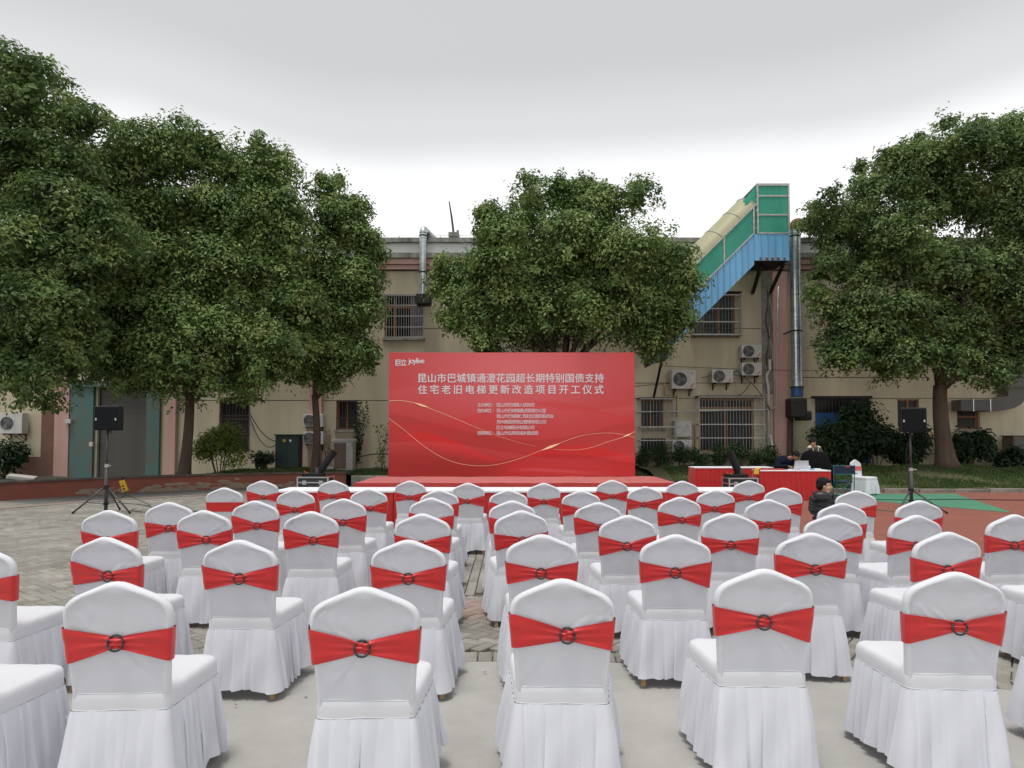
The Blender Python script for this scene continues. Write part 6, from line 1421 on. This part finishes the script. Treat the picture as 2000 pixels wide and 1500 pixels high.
def sculpt(name, m, parent, ells=(), caps=(), voxel=0.012, smooth_it=3):
    """ellipsoids and tapered limbs fused into one continuous skin"""
    q = MB()
    for e in ells: q.add(*ell(*e))
    for (a, ra, c, rc) in caps:
        a, c = Vector(a), Vector(c); q.add(*ell(a, (ra,) * 3)); q.add(*ell(c, (rc,) * 3)); q.tube([a, a.lerp(c, .33), a.lerp(c, .66), c], [ra, ra * .67 + rc * .33, ra * .33 + rc * .67, rc], 14)
    o = q.build(name, M[m], parent, smooth=True)
    r_ = o.modifiers.new('r', 'REMESH'); r_.mode = 'VOXEL'; r_.voxel_size = voxel; r_.use_smooth_shade = True
    s_ = o.modifiers.new('s', 'SMOOTH'); s_.factor = 0.5; s_.iterations = smooth_it
    bpy.context.view_layer.update(); dg = bpy.context.evaluated_depsgraph_get(); me = bpy.data.meshes.new_from_object(o.evaluated_get(dg)); o.modifiers.clear(); o.data = me; me.name = name
    if not me.materials: me.materials.append(M[m])
    me.polygons.foreach_set('use_smooth', [True] * len(me.polygons)); return o
def headparts(hc, s_, yaw, pitch):
    """ellipsoids of a head looking along local -y turned by yaw and pitched down; hc is the head centre, s_ the head height"""
    m = Euler((pitch, 0, yaw)).to_matrix()
    def P_(x, y, z): return tuple(Vector(hc) + m @ (Vector((x, y, z)) * s_))
    e = (pitch, 0, yaw)
    L_ = [(P_(0, 0.04, 0.12), (0.345 * s_, 0.42 * s_, 0.37 * s_), e), (P_(0, -0.10, -0.14), (0.29 * s_, 0.31 * s_, 0.33 * s_), e), (P_(0, -0.24, -0.36), (0.14 * s_, 0.13 * s_, 0.12 * s_), e),
          (P_(0.17, -0.24, -0.12), (0.12 * s_, 0.12 * s_, 0.13 * s_), e), (P_(-0.17, -0.24, -0.12), (0.12 * s_, 0.12 * s_, 0.13 * s_), e),
          (P_(0, -0.42, -0.10), (0.05 * s_, 0.08 * s_, 0.07 * s_), e), (P_(0, -0.385, 0.0), (0.035 * s_, 0.06 * s_, 0.10 * s_), e), (P_(0, -0.36, -0.25), (0.085 * s_, 0.05 * s_, 0.035 * s_), e),
          (P_(0.345, 0.04, -0.06), (0.04 * s_, 0.08 * s_, 0.11 * s_), e), (P_(-0.345, 0.04, -0.06), (0.04 * s_, 0.08 * s_, 0.11 * s_), e)]
    return L_, P_, e
def face_bits(par, P_, e, s_, closed=False):
    for sg in (-1, 1):
        q = MB(); q.add(*ell(P_(sg * 0.135, -0.345, 0.015), (0.055 * s_, 0.035 * s_, 0.020 * s_), e)); q.build('eye', M['hair'], par, smooth=True)
        q = MB(); q.add(*ell(P_(sg * 0.14, -0.372, 0.095), (0.075 * s_, 0.025 * s_, 0.012 * s_), e)); q.build('eyebrow', M['hair'], par, smooth=True)
    q = MB(); q.add(*ell(P_(0, -0.40, -0.25), (0.075 * s_, 0.028 * s_, 0.022 * s_), e)); q.build('lips', M['lip'], par, smooth=True)
def hand(ells, caps, wrist, d, up, s_=1.0):
    """palm, four fingers and a thumb from the wrist along d"""
    w_ = Vector(wrist); d = Vector(d).normalized(); up = Vector(up); side = d.cross(up).normalized(); up = side.cross(d).normalized()
    pc = w_ + d * 0.045 * s_; caps.append((w_, 0.022 * s_, pc, 0.028 * s_))
    for k, L_ in enumerate((0.055, 0.065, 0.06, 0.048)):
        b_ = w_ + d * 0.075 * s_ + side * (k - 1.5) * 0.018 * s_; m1 = b_ + d * L_ * 0.5 * s_ - up * 0.006 * s_; m2 = m1 + (d * 0.7 - up * 0.7) * L_ * 0.5 * s_
        caps.append((pc + side * (k - 1.5) * 0.014 * s_, 0.012 * s_, b_, 0.0095 * s_)); caps.append((b_, 0.0095 * s_, m1, 0.0085 * s_)); caps.append((m1, 0.0085 * s_, m2, 0.007 * s_))
    tb = w_ + d * 0.03 * s_ - side * 0.024 * s_; t1 = tb + (d * 0.6 - side * 0.6) * 0.035 * s_; t2 = t1 + (d * 0.9 - side * 0.1) * 0.028 * s_
    caps.append((tb, 0.012 * s_, t1, 0.0105 * s_)); caps.append((t1, 0.0105 * s_, t2, 0.008 * s_))

# child in a black puffer jacket, seen from behind, looking over to the court
kx, ky = 4.092, 9.0
kid = thing('person', 'small child in a black hooded puffer jacket looking toward the court', 'child', (kx, ky, 0), R(-12))
HS = 0.205; hc = (0.015, 0.0, 0.925)
Y_ = R(80); E1, P_, e = headparts(hc, HS, Y_, R(4))
cp = [((0, 0.02, 0.80), 0.042, (0.005, 0.01, 0.87), 0.04), ((0, 0.02, 0.52), 0.105, (0, 0.02, 0.72), 0.10)]
for sg in (-1, 1):
    cp += [((sg * 0.055, 0.02, 0.50), 0.066, (sg * 0.06, 0.0, 0.27), 0.045), ((sg * 0.06, 0.0, 0.27), 0.043, (sg * 0.065, 0.02, 0.06), 0.03), ((sg * 0.065, 0.03, 0.035), 0.028, (sg * 0.07, 0.11, 0.028), 0.024)]
    el = (sg * 0.125, 0.01, 0.60); wr_ = (sg * 0.09, 0.15, 0.565); cp += [((sg * 0.11, 0.02, 0.75), 0.045, el, 0.036), (el, 0.035, wr_, 0.024)]; hand(None, cp, wr_, (-sg * 0.3, 1, 0), (0, 0, 1), 0.62)
body = sculpt('body', 'skin', kid, E1, cp, 0.0075, 2)
face_bits(kid, P_, e, HS)
sculpt('hair', 'hair', kid, [(P_(0, 0.10, 0.19), (0.37 * HS, 0.44 * HS, 0.36 * HS), e), (P_(0, 0.26, -0.02), (0.33 * HS, 0.26 * HS, 0.34 * HS), e), (P_(0, -0.24, 0.30), (0.30 * HS, 0.16 * HS, 0.12 * HS), e), (P_(0.28, 0.10, 0.08), (0.10 * HS, 0.20 * HS, 0.22 * HS), e), (P_(-0.28, 0.10, 0.08), (0.10 * HS, 0.20 * HS, 0.22 * HS), e)], (), 0.008, 3)
EL = []
for k in range(7):
    z = 0.44 + k * 0.056; w_ = 0.150 - 0.005 * k if k < 6 else 0.108; EL.append(((0, 0.02, z), (w_, 0.128 - 0.004 * k, 0.034), None))
CPp = []
for sg in (-1, 1):
    a, b_, c = Vector((sg * 0.115, 0.02, 0.755)), Vector((sg * 0.135, 0.01, 0.60)), Vector((sg * 0.10, 0.13, 0.57))
    for k in range(5): EL.append((tuple(a.lerp(b_, k / 4)), (0.062, 0.066, 0.034), (0, sg * -0.3, 0)))
    for k in range(4): EL.append((tuple(b_.lerp(c, (k + 0.5) / 4)), (0.05, 0.034, 0.052), (0, 0, sg * 0.5)))
CPp.append(((0, 0.02, 0.46), 0.118, (0, 0.02, 0.74), 0.105))
sculpt('puffer_jacket', 'puffer', kid, EL, CPp, 0.009, 1)
sculpt('hood', 'puffer', kid, [((-0.03, -0.075, 0.80), (0.115, 0.062, 0.055), (0.3, 0, 0)), ((-0.03, -0.09, 0.765), (0.10, 0.05, 0.05), (0.5, 0, 0)), ((-0.115, -0.06, 0.745), (0.05, 0.04, 0.035), None), ((0.08, -0.02, 0.815), (0.05, 0.06, 0.035), None), ((-0.09, -0.01, 0.82), (0.05, 0.06, 0.035), None)], (), 0.009, 2)
q = MB(); q.torus((0.012, 0.0, 0.835), 0.058, 0.016, 20, 8, 'z'); q.build('collar', M['lilaccloth'], kid, smooth=True)
CT = []
for sg in (-1, 1): CT += [((sg * 0.058, 0.02, 0.47), 0.078, (sg * 0.062, 0.0, 0.28), 0.058), ((sg * 0.062, 0.0, 0.28), 0.057, (sg * 0.066, 0.02, 0.085), 0.046)]
sculpt('trousers', 'trouser', kid, (), CT, 0.01, 2)
for sg in (-1, 1): sculpt('shoe', 'shoe', kid, [((sg * 0.068, 0.07, 0.036), (0.040, 0.085, 0.036), None)], (), 0.008, 1)

# woman in a hoodie behind a big black plush coat
wx, wy = 8.042, 18.2
wo = thing('person', 'standing woman in a cream-hooded sweatshirt and huge black plush coat, looking down', 'woman', (wx, wy, 0), 0)
HS = 0.225; hc = (-0.03, -0.04, 1.44); E1, P_, e = headparts(hc, HS, R(-32), R(24))
cp = [((0, 0.03, 1.25), 0.055, (-0.01, 0.0, 1.36), 0.05), ((0, 0.03, 0.90), 0.13, (0, 0.03, 1.18), 0.12)]
for sg in (-1, 1):
    cp += [((sg * 0.085, 0.03, 0.86), 0.09, (sg * 0.09, 0.0, 0.46), 0.058), ((sg * 0.09, 0.0, 0.46), 0.056, (sg * 0.095, 0.03, 0.08), 0.038), ((sg * 0.095, 0.02, 0.05), 0.036, (sg * 0.10, -0.13, 0.035), 0.03)]
    el = (sg * 0.25, 0.0, 0.98); wr_ = (sg * 0.08, -0.10, 0.92); cp += [((sg * 0.16, 0.03, 1.22), 0.055, el, 0.045), (el, 0.043, wr_, 0.03)]; hand(None, cp, wr_, (-sg * 0.6, -0.8, -0.1), (0, 0, 1), 0.95)
sculpt('body', 'skin', wo, E1, cp, 0.010, 2); face_bits(wo, P_, e, HS)
sculpt('hair', 'hair', wo, [(P_(0, 0.12, 0.17), (0.39 * HS, 0.44 * HS, 0.40 * HS), e), (P_(0, 0.30, -0.10), (0.34 * HS, 0.24 * HS, 0.40 * HS), e), (P_(0.10, -0.26, 0.27), (0.24 * HS, 0.17 * HS, 0.15 * HS), e), (P_(-0.18, -0.20, 0.20), (0.17 * HS, 0.18 * HS, 0.17 * HS), e), (P_(0.33, -0.05, -0.02), (0.07 * HS, 0.18 * HS, 0.30 * HS), e), (P_(-0.33, -0.02, 0.02), (0.07 * HS, 0.14 * HS, 0.26 * HS), e)], (), 0.009, 2)
sculpt('hoodie', 'brownhood', wo, [((0, 0.03, 1.18), (0.20, 0.12, 0.11), None)], [((-0.15, 0.03, 1.22), 0.072, (-0.24, 0.02, 1.02), 0.068), ((0.15, 0.03, 1.22), 0.072, (0.24, 0.02, 1.02), 0.068), ((0, 0.03, 0.86), 0.15, (0, 0.03, 1.15), 0.14)], 0.014, 3)
sculpt('hood_lining', 'creamcloth', wo, [((0.12, 0.0, 1.30), (0.055, 0.10, 0.036), (0, 0.5, 0)), ((-0.12, 0.0, 1.30), (0.055, 0.10, 0.036), (0, -0.5, 0)), ((0, 0.10, 1.31), (0.13, 0.045, 0.05), None)], (), 0.010, 2)
for sg in (-1, 1): q = MB(); q.tube([(sg * 0.075, -0.085, 1.285), (sg * 0.062, -0.125, 1.20)], 0.007, 5); q.build('drawstring', M['creamcloth'], wo)
q = MB(); q.obox((0.0, -0.12, 1.265), (0.09, 0.03, 0.07)); q.build('face_mask', M['stand'], wo, bevel=0.01)
V = []; F = []; n_ = 60; prof = [(1.215, 0.10, -0.01), (1.205, 0.19, 0.0), (1.165, 0.265, 0.01), (1.07, 0.33, 0.02), (0.92, 0.385, 0.03), (0.76, 0.43, 0.05), (0.58, 0.455, 0.07), (0.40, 0.46, 0.08), (0.26, 0.45, 0.08)]
for j, (z, r_, xo) in enumerate(prof):
    for i in range(n_):
        a = 2 * math.pi * i / n_; f = 1 + (0.004 + 0.05 * j / 8) * math.sin(a * 7 + 0.8) + 0.02 * math.sin(a * 3 + j * 0.4); V.append((xo + r_ * f * math.cos(a), 0.03 + r_ * 0.72 * f * math.sin(a), z + 0.02 * math.sin(2 * a + 0.5)))
for j in range(len(prof) - 1):
    for i in range(n_): a = j * n_ + i; b_ = j * n_ + (i + 1) % n_; F.append((a, a + n_, b_ + n_, b_))
q = MB(); q.add(V, F); o = q.build('plush_coat', M['fur_coat'], wo, smooth=True); o.modifiers.new('t', 'SOLIDIFY').thickness = 0.03
CT = []
for sg in (-1, 1): CT += [((sg * 0.087, 0.03, 0.85), 0.105, (sg * 0.092, 0.0, 0.46), 0.072), ((sg * 0.092, 0.0, 0.46), 0.07, (sg * 0.095, 0.03, 0.12), 0.055)]
sculpt('trousers', 'denim', wo, (), CT, 0.015, 2)
for sg in (-1, 1): sculpt('shoe', 'shoe', wo, [((sg * 0.098, -0.05, 0.045), (0.052, 0.13, 0.046), None)], (), 0.012, 1)

# man bent over the table, seated
mx, my = 7.336, 18.2
mn = thing('person', 'man in a navy jacket seated and bent low over the laptop table', 'man', (mx, my, 0), 0)
HS = 0.23; hc = (0.155, -0.16, 1.075); E1, P_, e = headparts(hc, HS, R(38), R(42))
cp = [((0.0, 0.05, 0.98), 0.065, (0.11, -0.10, 1.04), 0.055), ((-0.08, 0.22, 0.52), 0.15, (-0.03, 0.08, 0.92), 0.14)]
for sg in (-1, 1):
    cp += [((sg * 0.10 - 0.07, 0.20, 0.50), 0.10, (sg * 0.14 - 0.03, -0.22, 0.48), 0.068), ((sg * 0.14 - 0.03, -0.22, 0.47), 0.064, (sg * 0.15 - 0.03, -0.20, 0.09), 0.042), ((sg * 0.15 - 0.03, -0.20, 0.05), 0.04, (sg * 0.16 - 0.03, -0.36, 0.04), 0.034)]
    el = (sg * 0.27 - 0.02, -0.08, 0.79); wr_ = (sg * 0.13 + 0.02, -0.34, 0.80); cp += [((sg * 0.18 - 0.03, 0.06, 0.95), 0.062, el, 0.05), (el, 0.048, wr_, 0.033)]; hand(None, cp, wr_, (-sg * 0.2, -1, -0.05), (0, 0, 1), 1.0)
sculpt('body', 'skin_tan', mn, E1, cp, 0.012, 2); face_bits(mn, P_, e, HS)
sculpt('hair', 'hair', mn, [(P_(0, 0.10, 0.18), (0.39 * HS, 0.46 * HS, 0.38 * HS), e), (P_(0, 0.28, -0.04), (0.34 * HS, 0.22 * HS, 0.34 * HS), e), (P_(0, -0.25, 0.30), (0.28 * HS, 0.15 * HS, 0.10 * HS), e)], (), 0.009, 2)
sculpt('jacket', 'navy', mn, [((-0.04, 0.10, 0.93), (0.235, 0.19, 0.15), (0.2, 0, 0)), ((-0.07, 0.18, 0.72), (0.235, 0.20, 0.24), None)], [((-0.21, 0.06, 0.94), 0.088, (-0.31, -0.06, 0.78), 0.072), ((-0.31, -0.06, 0.78), 0.070, (-0.13, -0.31, 0.80), 0.052), ((0.15, 0.06, 0.94), 0.088, (0.25, -0.06, 0.79), 0.072), ((0.25, -0.06, 0.79), 0.070, (0.15, -0.31, 0.80), 0.052), ((-0.08, 0.20, 0.50), 0.19, (-0.05, 0.12, 0.88), 0.17)], 0.016, 3)
CT = []
for sg in (-1, 1): CT += [((sg * 0.10 - 0.07, 0.20, 0.50), 0.115, (sg * 0.14 - 0.03, -0.22, 0.48), 0.082), ((sg * 0.14 - 0.03, -0.22, 0.47), 0.078, (sg * 0.15 - 0.03, -0.20, 0.12), 0.058)]
sculpt('trousers', 'denim', mn, (), CT, 0.016, 2)
for sg in (-1, 1): sculpt('shoe', 'shoe', mn, [((sg * 0.155 - 0.03, -0.27, 0.05), (0.055, 0.14, 0.05), None)], (), 0.012, 1)
stl = thing('stool', 'plain dark stool under the seated man', 'stool', (mx - 0.07, my + 0.25, 0)); q = MB(); q.lathe([(0.17, 0.37), (0.17, 0.40)], n=20); q.build('seat', M['tealtube'], stl)
for a in (45, 135, 225, 315): bar('leg', (0.15 * math.cos(R(a)), 0.15 * math.sin(R(a)), 0), (0.12 * math.cos(R(a)), 0.12 * math.sin(R(a)), 0.37), 0.012, 'tealtube', stl)

# each root stands at its own foot
def rebase(root, pt):
    pt = Vector(pt); root.location = pt
    for c in root.children: c.location = c.location - pt
rebase(bd, (0, 26, 0)); rebase(sc, (6.0, 24.5, 3.9)); rebase(wall, (PC[0] - 6.9, PC[1] + 6.9, 0)); rebase(mbx, (6.417, 25.8, 1.574)); rebase(d3, (17.876, 25.6, 2.553))
